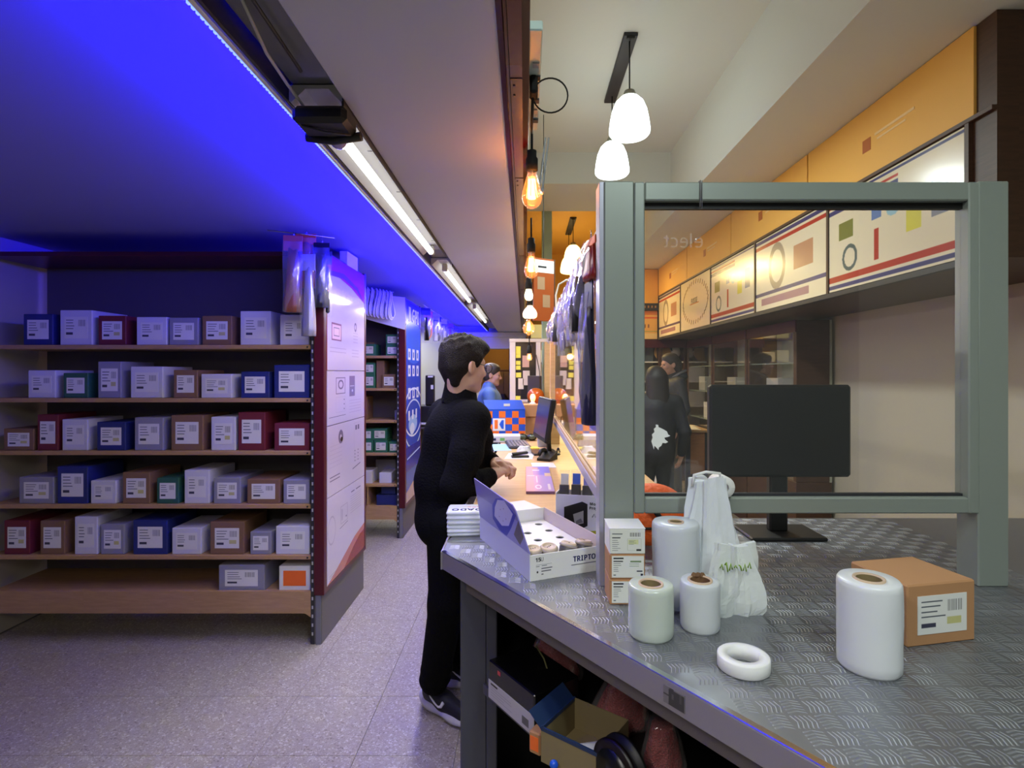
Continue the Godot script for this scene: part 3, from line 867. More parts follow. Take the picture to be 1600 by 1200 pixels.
func shelving():
	var u1 := shelf_unit("nearest tall shelf unit with dark red frame and pale diagram poster end", -3.05, -1.135, 3.08, 3.88, -1.15)
	var bg := Color(0.78, 0.74, 0.80)
	var g := Color(0.48, 0.44, 0.52)
	var fa := Color(0.70, 0.66, 0.73)
	# four printed panels, top to bottom
	var p1 := Print.new(256, 256, bg)
	p1.poly([Vector2(0, 0), Vector2(1, 0), Vector2(1, 0.30), Vector2(0.6, 0.2), Vector2(0.3, 0.16), Vector2(0, 0.15)], Color(0.62, 0.16, 0.26))
	p1.poly([Vector2(0, 0.14), Vector2(0.4, 0.10), Vector2(0.8, 0.17), Vector2(1, 0.3), Vector2(0.75, 0.2), Vector2(0.4, 0.15), Vector2(0, 0.18)], Color(0.42, 0.25, 0.55))
	p1.r(0.10, 0.58, 0.24, 0.16, Color(0.55, 0.4, 0.5)); p1.r(0.115, 0.595, 0.21, 0.13, Color(0.86, 0.74, 0.78)); p1.frame(0.15, 0.62, 0.14, 0.08, g)
	p1.disc(0.72, 0.57, 0.035, g, 0.018, 1.3); p1.text_lines(0.66, 0.63, 0.14, 4, 0.03, fa, 0.008); p1.text_lines(0.06, 0.8, 0.4, 2, 0.035, fa); p1.text_lines(0.62, 0.8, 0.2, 3, 0.03, fa)
	var p2 := Print.new(256, 192, bg)
	p2.frame(0.2, 0.13, 0.24, 0.32, g, 0.02); p2.disc(0.32, 0.26, 0.07, g, 0.045); p2.r(0.55, 0.1, 0.16, 0.42, Color(0.52, 0.46, 0.55)); p2.r(0.57, 0.3, 0.12, 0.02, bg); p2.disc(0.63, 0.4, 0.02, bg)
	p2.frame(0.2, 0.5, 0.24, 0.3, fa, 0.008); p2.line(0.04, 0.86, 0.44, 0.86, g, 2); p2.text_lines(0.55, 0.6, 0.34, 5, 0.06, fa, 0.012)
	for k in 3: p2.r(0.4, 0.55 + k * 0.09, 0.02, 0.03, g)
	var p3 := Print.new(256, 224, bg)
	p3.disc(0.32, 0.2, 0.06, g, 0.02, 1.5); p3.disc(0.34, 0.24, 0.03, Color(0.2, 0.17, 0.22)); p3.frame(0.68, 0.06, 0.2, 0.62, fa, 0.008); p3.r(0.72, 0.1, 0.05, 0.08, g); p3.r(0.79, 0.1, 0.05, 0.08, g)
	for k in 4:
		p3.r(0.70, 0.5 + k * 0.055, 0.02, 0.02, g); p3.r(0.79, 0.5 + k * 0.055, 0.02, 0.02, g)
	p3.line(0.64, 0.78, 0.86, 0.74, g, 3); p3.text_lines(0.06, 0.74, 0.24, 2, 0.05, g, 0.016); p3.text_lines(0.06, 0.3, 0.3, 6, 0.06, fa, 0.006)
	var p4 := Print.new(256, 300, bg)
	p4.frame(0.32, 0.2, 0.18, 0.22, fa, 0.01); p4.r(0.34, 0.24, 0.03, 0.14, fa); p4.disc(0.46, 0.36, 0.012, g); p4.line(0.30, 0.46, 0.5, 0.44, g, 2); p4.text_lines(0.58, 0.16, 0.32, 8, 0.03, fa, 0.008); p4.r(0.6, 0.1, 0.1, 0.014, g); p4.r(0.74, 0.1, 0.14, 0.014, g)
	p4.disc(0.1, 0.4, 0.09, fa, 0.08, 2.2)
	p4.poly([Vector2(0.0, 1.0), Vector2(0.35, 0.86), Vector2(0.7, 0.72), Vector2(1, 0.66), Vector2(1, 1)], Color(0.72, 0.42, 0.40))
	p4.poly([Vector2(0.4, 1.0), Vector2(0.66, 0.84), Vector2(0.85, 0.76), Vector2(1, 0.74), Vector2(1, 1)], Color(0.55, 0.08, 0.10))
	p4.text_lines(0.05, 0.92, 0.3, 3, 0.025, g, 0.006)
	var hs := [[2.225, 1.553, p1], [1.549, 1.232, p2], [1.228, 0.817, p3], [0.813, 0.312, p4]]
	for h in hs:
		var pm: StandardMaterial3D = h[2].mat(0.1)
		part(u1, "poster_panel", card(0.72, h[0] - h[1], 0.008), pm, V(-1.137, (h[0] + h[1]) / 2, 3.48), Vector3(0, PI / 2, 0))
	# cartons of the nearest unit: rows fill each shelf from the slotted post to the wall
	var ords := ["lowest", "second lowest", "middle", "second highest", "highest"]
	var seq := ["beside the slotted post", "second from the post", "third from the post", "fourth from the post", "fifth from the post", "sixth from the post", "seventh from the post", "eighth from the post", "ninth from the post"]
	var cols := [["white", Color(0.80, 0.80, 0.84)], ["grey", Color(0.55, 0.55, 0.60)], ["maroon", Color(0.42, 0.12, 0.17)], ["brown", Color(0.50, 0.38, 0.27)], ["blue", Color(0.12, 0.17, 0.42)], ["green", Color(0.16, 0.36, 0.29)]]
	var picks := [[0, 1, 3, 0, 4, 1, 0, 3, 2], [1, 3, 1, 0, 5, 3, 0, 4, 1], [2, 2, 0, 3, 1, 4, 0, 2, 3], [4, 4, 0, 3, 0, 1, 5, 0, 3], [0, 0, 3, 1, 0, 2, 0, 4, 1]]
	for li in 5:
		var x := -1.225
		for k in 9:
			var w := rng.randf_range(0.13, 0.22)
			if x - w < -3.0: break
			var hh := rng.randf_range(0.12, 0.22)
			var c: Array = cols[picks[li][k]]
			var key := "carton%d" % picks[li][k]
			if not M.has(key): M[key] = mat(c[1], 0.6)
			carton("%s carton on the %s shelf of the nearest unit, %s" % [c[0], ords[li], seq[k]], "cartons in the nearest shelf unit", V(x - w / 2, LEVELS[li], 3.10 + 0.15), Vector3(w - 0.012, hh, 0.28), M[key], label_print(k % 3))
			x -= w + rng.randf_range(0.0, 0.05)
	# lowest compartment of the nearest unit
	carton("orange-banded white carton on the bottom board of the nearest unit", "cartons in the nearest shelf unit", V(-1.32, 0.29, 3.25), Vector3(0.18, 0.14, 0.26), M.white, M.orange)
	carton("grey-blue carton on the bottom board further from the post", "cartons in the nearest shelf unit", V(-1.62, 0.29, 3.25), Vector3(0.26, 0.15, 0.28), M.carton1, label_print(1))

	# ---- second unit, with the blue poster
	var u2 := shelf_unit("second tall shelf unit with dark red frame and blue poster end", -2.4, -1.11, 5.05, 5.80, -1.13)
	var hd := [Vector2(-1.75, 2.11), Vector2(-1.11, 1.935), Vector2(-1.11, 2.235), Vector2(-1.75, 2.30)]
	part(u2, "header_board", Mk.new().prism(hd, -5.055, -5.035).mesh(), M.white)
	var b := Print.new(160, 512, Color(0.10, 0.26, 0.74))
	b.r(0, 0, 1, 0.12, Color(0.06, 0.10, 0.62)); b.r(0, 0.12, 1, 0.008, Color(0.7, 0.75, 0.95))
	b.disc(0.5, 0.2, 0.7, Color(0.16, 0.38, 0.85), 0.0, 0.5)
	for rr in 3:
		for cc in 3:
			b.r(0.12 + cc * 0.29, 0.235 + rr * 0.085 + (0.03 if rr == 2 else 0.0), 0.17, 0.058, Color(0.85, 0.88, 0.95)); b.r(0.165 + cc * 0.29, 0.25 + rr * 0.085 + (0.03 if rr == 2 else 0.0), 0.08, 0.03, Color(0.35, 0.45, 0.7))
	b.disc(0.5, 0.56, 0.66, Color(0.88, 0.92, 1.0), 0.61, 0.62)
	b.disc(0.5, 0.62, 0.62, Color(0.78, 0.86, 0.97), 0.575, 0.66)
	b.disc(0.45, 0.62, 0.3, Color(0.62, 0.76, 0.95), 0.0, 0.5); b.disc(0.4, 0.645, 0.16, Color(0.85, 0.9, 0.98), 0.0, 0.6)
	for cc in 3: b.r(0.14 + cc * 0.25, 0.55, 0.1, 0.05, Color(0.9, 0.93, 1.0))
	b.r(0, 0.73, 1, 0.12, Color(0.07, 0.14, 0.62))
	b.r(0, 0.85, 1, 0.08, Color(0.10, 0.30, 0.66)); b.poly([Vector2(0, 0.95), Vector2(0.5, 0.92), Vector2(1, 0.87), Vector2(1, 1), Vector2(0, 1)], Color(0.75, 0.62, 0.60))
	b.line(0.05, 0.785, 0.95, 0.765, Color(0.75, 0.82, 1.0), 4)
	part(u2, "poster_panel", card(0.68, 1.90, 0.008), b.mat(0.2), V(-1.112, 1.265, 5.425), Vector3(0, PI / 2, 0))
	lettering(u2, "GPI", 0.14, M.white, V(-1.106, 2.10, 5.50), Basis(Vector3.UP, PI / 2))
	part(u2, "logo_mark", bx(Vector3(0.002, 0.14, 0.09)), M.light_grey, V(-1.107, 2.10, 5.24))
	# its cartons
	var gl := label_print(0)
	var items := [
		[-1.53, 1.697, 0.12, 0.14, "carton3", "brown open carton at the back of the highest shelf of the second unit", 0.3], [-1.47, 1.697, 0.14, 0.11, "green_box", "green carton with white label on the highest shelf of the second unit, left one", 0.0],
		[-1.245, 1.697, 0.12, 0.10, "green_box", "green carton on the highest shelf of the second unit, lower of the right pair", 0.0], [-1.245, 1.797, 0.12, 0.10, "green_box", "green carton stacked upper right on the highest shelf of the second unit", 0.0],
		[-1.455, 1.394, 0.10, 0.13, "green_box", "green carton under another one on the second shelf of the second unit", 0.0], [-1.455, 1.524, 0.10, 0.11, "green_box", "green carton stacked on another one, second shelf of the second unit", 0.0],
		[-1.36, 1.394, 0.08, 0.26, "carton3", "tall narrow brown carton on the second shelf of the second unit", 0.04], [-1.275, 1.394, 0.13, 0.13, "carton3", "small brown carton with white label right on the second shelf of the second unit", 0.0],
		[-1.535, 1.094, 0.09, 0.22, "carton3", "brown carton at the left end of the third shelf of the second unit", 0.1], [-1.205, 1.094, 0.05, 0.09, "carton1", "small grey carton at the right end of the third shelf of the second unit", 0.05],
		[-1.485, 0.79, 0.13, 0.115, "green_box", "dark green carton at lower left of the pile on the fourth shelf", 0.0], [-1.35, 0.79, 0.13, 0.115, "green_box", "dark green carton at lower middle of the pile on the fourth shelf", 0.0], [-1.225, 0.79, 0.11, 0.10, "green_box", "dark green carton at lower right of the pile on the fourth shelf", 0.0],
		[-1.485, 0.905, 0.12, 0.105, "green_box", "dark green carton at upper left of the pile on the fourth shelf", 0.0], [-1.36, 0.905, 0.14, 0.11, "green_box", "dark green carton at upper right of the pile on the fourth shelf", 0.0],
		[-1.49, 0.50, 0.12, 0.12, "carton0", "white carton at the left of the fifth shelf of the second unit", 0.0], [-1.31, 0.50, 0.12, 0.10, "carton0", "white carton at the right of the fifth shelf of the second unit", 0.02], [-1.36, 0.50, 0.2, 0.19, "carton1", "grey carton behind the white ones on the fifth shelf", 0.32],
		[-1.30, 0.29, 0.20, 0.10, "carton4", "blue bagged carton in the lowest compartment of the second unit", 0.05], [-1.29, 0.39, 0.14, 0.07, "carton4", "small blue carton on the bagged one in the lowest compartment", 0.08]]
	for it in items:
		var lm: Material = gl if it[4] in ["green_box", "carton3"] and it[2] > 0.085 else null
		var deep: bool = it[6] > 0.25
		carton(it[5], "cartons in the second shelf unit", V(it[0], it[1], 5.366 if deep else 5.20 + it[6] * 0.5), Vector3(it[2] - 0.004, it[3] - 0.001, 0.09 if deep else 0.2), M[it[4]], lm)
	part(u2, "divider", block(-1.475, -1.463, 0.29, 0.476, 5.08, 5.4), M.shelf_wood)
	# hanks of white cable hung from the header
	for k in 9:
		var loop := []
		for a in 20: loop.append(Vector3(0.012 * sin(a * 0.63), 0.13 * sin(TAU * a / 20.0), 0.045 * cos(TAU * a / 20.0)))
		var hk := Mk.new(true)
		for q in 3: hk.tube(loop.map(func(v): return v * (1.0 - q * 0.07) + Vector3(0.008 * q, 0, 0)), 0.0065, 6, -1.0, true)
		solo("cable_hank", "white cable hank hung over the second unit, %s from the left" % ["first", "second", "third", "fourth", "fifth", "sixth", "seventh", "eighth", "ninth"][k], "cable", hk.mesh(), M.white, V(-1.50 + k * 0.034, 2.20 - k * 0.006, 4.97), Vector3(0, 0.2 * sin(k * 2.0), 0.05 * sin(k)), "white cable hanks")
	var rod := solo("hanging_rail", "thin steel rail holding the white cable hanks over the second unit", "rail", Mk.new(true).tube([V(-1.72, 2.318, 4.97), V(-1.2, 2.275, 4.97)], 0.005, 8).mesh(), M.chrome)
	rod.set_meta("group", "hanging rails")

# ---------------------------------------------------------------- the counter
const TOP := 1.01
func counter():
	var A := Vector2(-0.242, 1.609)
	var B := Vector2(0.70, 0.325)
	var t := thing("sales_counter", "long counter with tread-plate metal top and dark open front", "counter", Vector3.ZERO)
	var P := func(pts: Array): return pts.map(func(v): return Vector2(v.x, v.y))
	# plan polygons lie in (x, distance); turned so that the extrusion runs up
	var up := Basis(Vector3(1, 0, 0), Vector3(0, 0, -1), Vector3(0, 1, 0))
	var near_top := [A, B, Vector2(2.0, 0.325), Vector2(2.0, 1.98), Vector2(0.62, 1.98), Vector2(0.62, 1.702), Vector2(-0.242, 1.702)]
	var tp := part(t, "tread_plate", Mk.new().prism(near_top, TOP - 0.004, TOP, Vector3.ZERO, up).mesh(), M.alu)
	part(t, "plain_plate", Mk.new().prism([Vector2(-0.242, 1.706), Vector2(0.62, 1.706), Vector2(0.62, 1.97), Vector2(-0.205, 1.97)], TOP - 0.004, TOP, Vector3.ZERO, up).mesh(), M.alu)
	part(t, "joint_strip", block(-0.242, 0.62, TOP, TOP + 0.002, 1.695, 1.713, 0.0008), M.chrome)
	part(t, "substrate", Mk.new().prism([A + Vector2(0.006, 0.0), B + Vector2(0.006, 0.002), Vector2(1.99, 0.335), Vector2(1.99, 1.97), Vector2(-0.20, 1.97), Vector2(-0.238, 1.7)], TOP - 0.046, TOP - 0.004, Vector3.ZERO, up).mesh(), M.apron)
	part(t, "wood_top", Mk.new().prism([Vector2(-0.205, 1.97), Vector2(0.62, 1.97), Vector2(0.62, 5.75), Vector2(-0.16, 5.75)], TOP - 0.04, TOP + 0.004, Vector3.ZERO, up).mesh(), M.wood)
	# edge angles along the near and the left side
	var dir := (B - A).normalized()
	var ang := atan2(dir.y, dir.x)
	var mid := (A + B) / 2.0
	var L := A.distance_to(B)
	var turn := Vector3(0, ang, 0)
	var nrm := Vector2(dir.y, -dir.x)
	var e := part(t, "edge_angle", bx(Vector3(L, 0.05, 0.006), 0.0015), M.alu_edge, V(mid.x + nrm.x * 0.003, TOP - 0.0235, mid.y + nrm.y * 0.003), turn)
	part(e, "edge_lip", bx(Vector3(L, 0.003, 0.014), 0.001), M.chrome, Vector3(0, 0.0255, -0.004))
	var pv := Print.new(64, 64, Color(0.44, 0.42, 0.44))
	pv.r(0.3, 0.0, 0.2, 0.15, Color(0.24, 0.23, 0.23)); pv.r(0.25, 0.1, 0.72, 0.9, Color(0.23, 0.22, 0.22)); pv.r(0.0, 0.45, 0.3, 0.1, Color(0.25, 0.24, 0.24)); pv.r(0.75, 0.1, 0.1, 0.5, Color(0.3, 0.29, 0.29)); pv.r(0.4, 0.3, 0.1, 0.3, Color(0.33, 0.32, 0.32))
	part(e, "sticker_residue", card(0.045, 0.03, 0.0008), pv.mat(0.6), Vector3(0.05, 0.0, 0.0036))
	part(t, "edge_angle", block(-0.248, -0.242, TOP - 0.05, TOP + 0.002, 1.60, 1.71, 0.001), M.alu_edge)
	part(t, "edge_angle", Mk.new().prism([Vector2(-0.248, 1.71), Vector2(-0.242, 1.71), Vector2(-0.158, 5.75), Vector2(-0.164, 5.75)], TOP - 0.05, TOP + 0.003, Vector3.ZERO, up).mesh(), M.alu_edge)
	var am := mid - nrm * 0.03
	part(t, "apron", bx(Vector3(L - 0.10, 0.045, 0.02), 0.002), M.apron, V(am.x + dir.x * 0.05, TOP - 0.069, am.y + dir.y * 0.05), turn)
	# corner post and the carcass
	part(t, "corner_post", bx(Vector3(0.075, TOP - 0.046, 0.05), 0.004), M.slate, V(-0.148, (TOP - 0.046) / 2, 1.575), Vector3(0, 0.08, 0))
	part(t, "corner_post", bx(Vector3(0.03, TOP - 0.046, 0.10), 0.003), M.slate, V(-0.098, (TOP - 0.046) / 2, 1.60), Vector3(0, 0.08, 0))
	part(t, "side_panel", Mk.new().prism([Vector2(-0.19, 1.64), Vector2(-0.175, 1.64), Vector2(-0.11, 5.7), Vector2(-0.125, 5.7)], 0.0, TOP - 0.046, Vector3.ZERO, up).mesh(), M.light_grey)
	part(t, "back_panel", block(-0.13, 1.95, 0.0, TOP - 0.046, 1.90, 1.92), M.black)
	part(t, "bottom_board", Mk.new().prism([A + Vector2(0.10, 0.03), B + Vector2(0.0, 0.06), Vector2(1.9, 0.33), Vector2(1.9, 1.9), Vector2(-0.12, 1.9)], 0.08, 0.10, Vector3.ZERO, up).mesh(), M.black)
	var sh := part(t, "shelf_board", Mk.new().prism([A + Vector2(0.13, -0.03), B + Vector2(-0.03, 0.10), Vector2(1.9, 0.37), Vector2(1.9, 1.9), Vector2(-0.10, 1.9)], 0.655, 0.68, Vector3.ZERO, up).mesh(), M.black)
	part(sh, "shelf_edge", bx(Vector3(L - 0.16, 0.028, 0.006), 0.001), M.slate, V(am.x + dir.x * 0.08 - nrm.x * 0.012, 0.667, am.y + dir.y * 0.08 - nrm.y * 0.012), turn)
	# raised bars of the tread plate, in alternating groups of five
	var bars := Mk.new()
	var poly := PackedVector2Array(near_top)
	for i in range(-6, 45):
		for j in range(0, 45):
			var c := Vector2(-0.25 + i * 0.0375, 0.30 + j * 0.0375)
			if not (Geometry2D.is_point_in_polygon(c + Vector2(0.02, 0.02), poly) and Geometry2D.is_point_in_polygon(c - Vector2(0.02, 0.02), poly) and Geometry2D.is_point_in_polygon(c + Vector2(-0.02, 0.02), poly)): continue
			if c.x > 1.3: continue
			var flip := (i + j) % 2 == 0
			for q in 5:
				var o := (q - 2) * 0.0072
				var bow := 0.0028
				for h in 2:
					var s := -1.0 if h == 0 else 1.0
					var off := Vector2(o + bow * 0.5, s * 0.0075) if flip else Vector2(s * 0.0075, o + bow * 0.5)
					var tw := (0.3 * s if flip else -0.3 * s) + (PI / 2 if flip else 0.0)
					ridge(bars, V(c.x + off.x, TOP, c.y + off.y), Basis(Vector3.UP, tw))
	var tb := part(tp, "tread_bars", bars.mesh(), mat(Color(0.57, 0.58, 0.60), 0.55, 0.75))
	tb.set_meta("kind", "stuff")

const SCALE := 1.088
func sblock(x0, x1, y0, y1, d0, d1, bv := 0.0) -> ArrayMesh:
	return block(x0 * SCALE, x1 * SCALE, y0 if y0 == TOP else EYE + (y0 - EYE) * SCALE, EYE + (y1 - EYE) * SCALE, d0 * SCALE, d1 * SCALE, bv)
func SV(x: float, y: float, d: float) -> Vector3:
	return V(x * SCALE, EYE + (y - EYE) * SCALE, d * SCALE)

func ridge(m: Mk, c: Vector3, t: Basis):
	var a := c + t * Vector3(-0.0085, 0, 0.0017)
	var b := c + t * Vector3(0.0085, 0, 0.0017)
	var d := c + t * Vector3(0.0085, 0, -0.0017)
	var e := c + t * Vector3(-0.0085, 0, -0.0017)
	var p := c + t * Vector3(-0.006, 0.0007, 0)
	var q := c + t * Vector3(0.006, 0.0007, 0)
	m.quad(a, b, q, p); m.quad(d, e, p, q); m.tri(b, d, q); m.tri(e, a, p)

# ---------------------------------------------------------------- glass screen on the counter
func screen():
	var s := thing("glass_screen", "grey-green framed glass screen standing over the counter", "screen", Vector3.ZERO)
	part(s, "corner_post", sblock(0.180, 0.248, TOP, 1.975, 1.235, 1.30, 0.003), M.grey_green)
	part(s, "post_flange", sblock(0.170, 0.181, TOP, 1.975, 1.24, 1.30, 0.001), mat(Color(0.66, 0.66, 0.72), 0.35, 0.3))
	# the sash facing the camera
	var x0 := 0.248
	var x1 := 1.03
	part(s, "stile", sblock(x0, 0.272, 1.22, 1.972, 1.232, 1.275, 0.003), M.grey_green)
	part(s, "stile", sblock(x1 - 0.024, x1, 1.22, 1.972, 1.232, 1.275, 0.003), M.grey_green)
	part(s, "top_rail", sblock(0.272, x1 - 0.024, 1.93, 1.972, 1.232, 1.275, 0.003), M.grey_green)
	part(s, "bottom_rail", sblock(0.272, x1 - 0.024, 1.22, 1.256, 1.232, 1.275, 0.003), M.grey_green)
	part(s, "bead", sblock(0.272, x1 - 0.024, 1.916, 1.93, 1.25, 1.262), M.black)
	part(s, "bead", sblock(0.272, x1 - 0.024, 1.256, 1.262, 1.25, 1.262), M.dark_grey)
	part(s, "pane", sblock(0.272, x1 - 0.024, 1.262, 1.916, 1.2545, 1.2585), M.glass)
	part(s, "end_post", sblock(x1, x1 + 0.07, TOP, 1.975, 1.235, 1.30, 0.003), M.grey_green)
	# the side along the counter
	var w := mat(Color(0.80, 0.70, 0.55), 0.4)
	part(s, "side_sill", sblock(0.180, 0.199, 1.252, 1.263, 1.30, 3.66, 0.001), M.wood)
	part(s, "side_sill", sblock(0.1805, 0.186, 1.263, 1.267, 1.30, 3.66, 0.001), w)
	part(s, "side_rail", sblock(0.178, 0.197, 1.222, 1.252, 1.30, 3.66, 0.001), mat(Color(0.70, 0.68, 0.76), 0.35, 0.2))
	part(s, "side_pane", sblock(0.188, 0.192, 1.263, 1.87, 1.30, 3.66), M.glass)
	part(s, "side_top_rail", sblock(0.176, 0.199, 1.868, 1.892, 1.30, 3.66, 0.002), mat(Color(0.76, 0.70, 0.64), 0.4))
	part(s, "far_post", sblock(0.172, 0.235, TOP, 1.90, 3.66, 3.74, 0.003), M.wood)
	# cable tie over the top rail
	part(s, "wire_tie", Mk.new(true).tube([SV(0.396, 1.915, 1.229), SV(0.3965, 1.95, 1.2285), SV(0.397, 1.9745, 1.231), SV(0.398, 1.9755, 1.26), SV(0.400, 1.94, 1.2785)], 0.0016, 6).mesh(), M.mid_grey)
	part(s, "wire_tie", Mk.new(true).tube([SV(0.400, 1.91, 1.229), SV(0.4005, 1.95, 1.2285), SV(0.401, 1.9745, 1.231)], 0.0012, 6).mesh(), M.mid_grey)
	# vinyl letters read from the customers' side
	var vin := pane(Color(0.9, 0.9, 0.88), 0.05, 0.25)
	lettering(s, "elect", 0.035, vin, SV(0.368, 1.845, 1.2605), Basis(Vector3.UP, PI), false, "vinyl_lettering")
	# torn white sticker
	var pts := []
	var shape := [[-6, 46], [2, 45], [3, 38], [12, 34], [20, 30], [30, 24], [34, 14], [41, 10], [33, 6], [22, 4], [24, -2], [34, -10], [26, -14], [16, -13], [12, -22], [4, -28], [3, -36], [-2, -30], [-10, -22], [-12, -34], [-16, -20], [-20, -8], [-16, 4], [-18, 14], [-10, 22], [-12, 32], [-5, 38]]
	for q in shape: pts.append(Vector2(q[0], q[1]) * 0.00078)
	solo("torn_sticker", "ragged torn white sticker on the glass pane", "sticker", Mk.new().prism(pts, 0.0, 0.0006, Vector3.ZERO).mesh(), mat(Color(0.90, 0.91, 0.90), 0.7), SV(0.306, 1.387, 1.2540))

# ---------------------------------------------------------------- things on the near counter
func plastic_roll(lab: String, x: float, d: float, r: float, h: float, core: float, m: Material, wob := 0.0, torn := false):
	var t := thing("plastic_roll", lab, "roll", V(x, TOP, d), 0.0, "rolls of plastic film and bags")
	var segs := 40
	var rows := []
	var prof := [[0.0, 0.90], [0.006, 0.985], [0.02, 1.0], [h * 0.25, 1.0], [h * 0.42, 1.0], [h * 0.55, 1.0], [h * 0.72, 1.0], [h - 0.012, 1.0], [h - 0.004, 0.985], [h, 0.93]]
	var mk := Mk.new(true)
	for i in prof.size():
		var ring := []
		for s in segs:
			var a := TAU * s / segs
			var y: float = prof[i][0]
			var rr: float = r * prof[i][1] * (1.0 + wob * noise.get_noise_3d(cos(a) * 60.0, y * 900.0, sin(a) * 60.0))
			ring.append(Vector3(cos(a) * rr, y + (wob * 0.06 * r * sin(3.0 * a) if i == prof.size() - 1 else 0.0), -sin(a) * rr))
		rows.append(ring)
	for i in rows.size() - 1:
		for s in segs:
			var s2 := (s + 1) % segs
			mk.quad(rows[i][s], rows[i][s2], rows[i + 1][s2], rows[i + 1][s])
	var last: Array = rows[-1]
	for s in segs:
		var s2 := (s + 1) % segs
		var k0: Vector3 = Vector3(last[s].x, 0, last[s].z).normalized() * core
		var k1: Vector3 = Vector3(last[s2].x, 0, last[s2].z).normalized() * core
		mk.quad(last[s], last[s2], k1 + Vector3(0, h - 0.002, 0), k0 + Vector3(0, h - 0.002, 0))
	for s in segs:
		var s2 := (s + 1) % segs
		mk.tri(Vector3.ZERO, rows[0][s2], rows[0][s])
	part(t, "film", mk.mesh(), m)
	var cm: Material = M.cardboard_in if not torn else mat(Color(0.45, 0.33, 0.22), 0.8)
	var cr := [Vector2(core, h - 0.05), Vector2(core, h + 0.001), Vector2(core * 0.84, h + 0.001), Vector2(core * 0.8, h - 0.06), Vector2(0.0, h - 0.06)]
	part(t, "core", Mk.new(true).lathe(cr, 28).mesh(), mat(Color(0.76, 0.66, 0.56), 0.7))
	part(t, "core_inside", Mk.new(true).lathe([Vector2(core * 0.79, h - 0.055), Vector2(core * 0.79, h - 0.001)], 28).mesh(), cm)
	if torn:
		for k in 3: part(t, "torn_flap", Mk.new().prism([Vector2(-0.007, 0), Vector2(0.008, 0), Vector2(0.005, 0.007), Vector2(-0.002, 0.009), Vector2(-0.006, 0.005)], 0, 0.0012, Vector3.ZERO).mesh(), cm, Vector3(-0.006 + k * 0.009, h - 0.001, -core * 0.75), Vector3(-0.4, 0.3 * k, 0))
	return t

